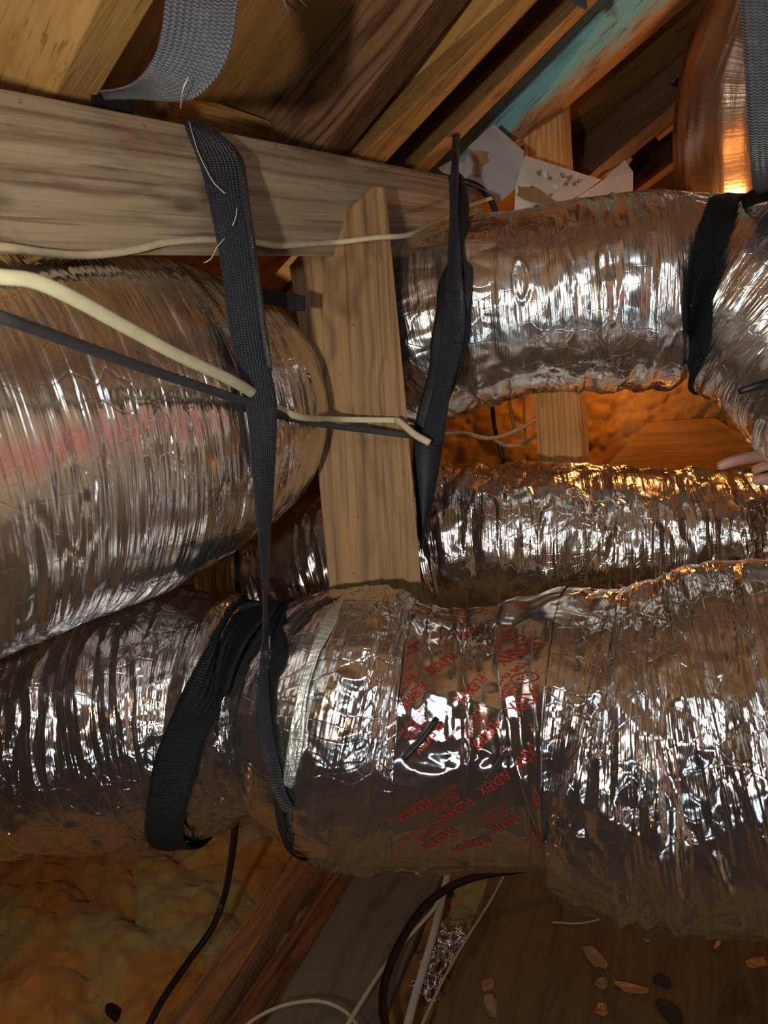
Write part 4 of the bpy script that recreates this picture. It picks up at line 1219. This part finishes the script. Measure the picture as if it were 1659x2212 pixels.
chip(1428, 2120, .012, .016, 0.6, M_leaf, 'dark green leaf scrap right of the long splinter', 'leaf_scrap', 'leaf')
chip(1450, 2195, .014, .032, 0.3, M_leaf, 'black leaf scrap at the bottom edge of the plywood', 'leaf_scrap', 'leaf')
chip(1448, 1994, .012, .006, -0.1, M_shim, 'orange chip just below the front duct')
chip(1487, 2010, .018, .007, -0.3, M_chip, 'brown chip beside the shadow under the front duct')
chip(1635, 2082, .020, .009, 0.1, M_shim, 'orange splinter at the right edge of the plywood')
chip(1395, 2032, .008, .004, -0.6, M_chip, 'tiny pale chip in the middle right of the plywood')
chip(1550, 2046, .016, .007, 0.9, M_tape, 'shiny copper coloured foil scrap on the plywood', 'foil_scrap', 'foil scrap')
# crumpled foil scrap between the cables
uu, vv = np.meshgrid(np.linspace(0, 1, 40), np.linspace(0, 1, 90))
sc0 = onz(905, 2160, .09); sc1 = onz(985, 2015, .10); wv = np.array([0.028, -0.005, 0])
SP = sc0 + (sc1 - sc0) * vv[..., None] + wv * ((uu - 0.5) * 2)[..., None] + np.array([0, 0, 1.0]) * (0.045 * facet_noise(uu * 5, vv * 14, 0, 91) + 0.02 * facet_noise(uu * 12, vv * 30, 0, 92))[..., None]
tag(grid_obj('foil_scrap', SP, M_tape, None, False, np.stack([uu * .05, vv * .3], -1)), 'crumpled silver foil strip beside the plywood edge at the bottom', 'foil scrap')
# screw driven through the deck
for (x, y, x2, y2, lab) in ((612, -4, 622, 26, 'bright nail tip poking through the roof deck, the shorter one'), (640, -8, 662, 14, 'bright nail tip poking through the roof deck, nearer the dark rafter')):
    tag(tube('nail', [(x, y, 1.02, .0018), ((x + x2) / 2, (y + y2) / 2, 1.01, .0016), (x2, y2, 1.0, .0006)], M_galv, seg=8, step=0.002), lab, 'nail')

# ------------------------------------------------------------------ hand reaching in from the right
def skin_obj(name, pts, edges, radii, mat, parent=None, root=0, sub=2):
    me = bpy.data.meshes.new(name)
    me.from_pydata([tuple(p) for p in pts], edges, [])
    me.materials.append(mat)
    o = bpy.data.objects.new(name, me); COL.objects.link(o)
    m = o.modifiers.new('skin', 'SKIN'); m.use_smooth_shade = True
    sv = me.skin_vertices[0].data
    for i, r in enumerate(radii):
        r = r if isinstance(r, tuple) else (r, r)
        sv[i].radius = r
        sv[i].use_root = (i == root)
    s = o.modifiers.new('sub', 'SUBSURF'); s.levels = sub; s.render_levels = sub
    if parent: link_child(o, parent)
    return o
hd = 1.15
K = lambda x, y, d=hd: at(x, y, d)
pts = [K(1850, 965, 1.30), K(1790, 985, 1.21), K(1745, 1000, 1.165),            # forearm, wrist, palm
       K(1690, 985, 1.175), K(1640, 984, 1.170), K(1600, 992, 1.165), K(1572, 1000, 1.165), K(1548, 1010, 1.170),      # index
       K(1692, 1002, 1.205), K(1650, 1010, 1.215), K(1622, 1018, 1.225),         # middle
       K(1700, 1022, 1.215), K(1665, 1034, 1.225), K(1640, 1040, 1.225),                            # ring
       K(1705, 1045, 1.205), K(1680, 1055, 1.205), K(1664, 1060, 1.205),                            # little
       K(1740, 1032, 1.140), K(1690, 1040, 1.125), K(1650, 1034, 1.125), K(1622, 1040, 1.130),      # thumb
       K(2020, 930, 1.50)]
edges = [(0, 1), (1, 2), (2, 3), (3, 4), (4, 5), (5, 6), (6, 7), (2, 8), (8, 9), (9, 10), (2, 11), (11, 12), (12, 13), (2, 14), (14, 15), (15, 16), (1, 17), (17, 18), (18, 19), (19, 20), (0, 21)]
rad = [.030, .026, .030, .013, .0115, .010, .0095, .007, .012, .010, .008, .011, .0095, .008, .010, .0085, .007, .015, .012, .0105, .008, .038]
hand = skin_obj('person', pts, edges, rad, M_skin, None, root=1)
tag(hand, 'hand of a person reaching in at the right edge, finger and thumb on a duct', 'person')

# ------------------------------------------------------------------ groups of repeated things
GROUPS = {'flex_duct': 'foil flex ducts', 'rafter': 'roof rafters', 'wood_chip': 'wood chips on the plywood', 'wood_shim': 'orange wood shims',
          'tan_cable': 'tan cables in the gap', 'amber_wire': 'thin wires in the gap', 'duct_strap': 'straps wrapped round the ducts', 'hanging_strap': 'hanging webbing straps',
          'cream_cable': 'cream cables', 'plywood_baffle': 'plywood baffles in the gap', 'leaf_scrap': 'leaf scraps on the plywood', 'nail': 'nail tips through the deck', 'floor_joist': 'floor joists', 'black_cable': 'black cables'}
for o in scene.objects:
    k = o.name.split('.')[0]
    if o.parent is None and k in GROUPS:
        o['group'] = GROUPS[k]
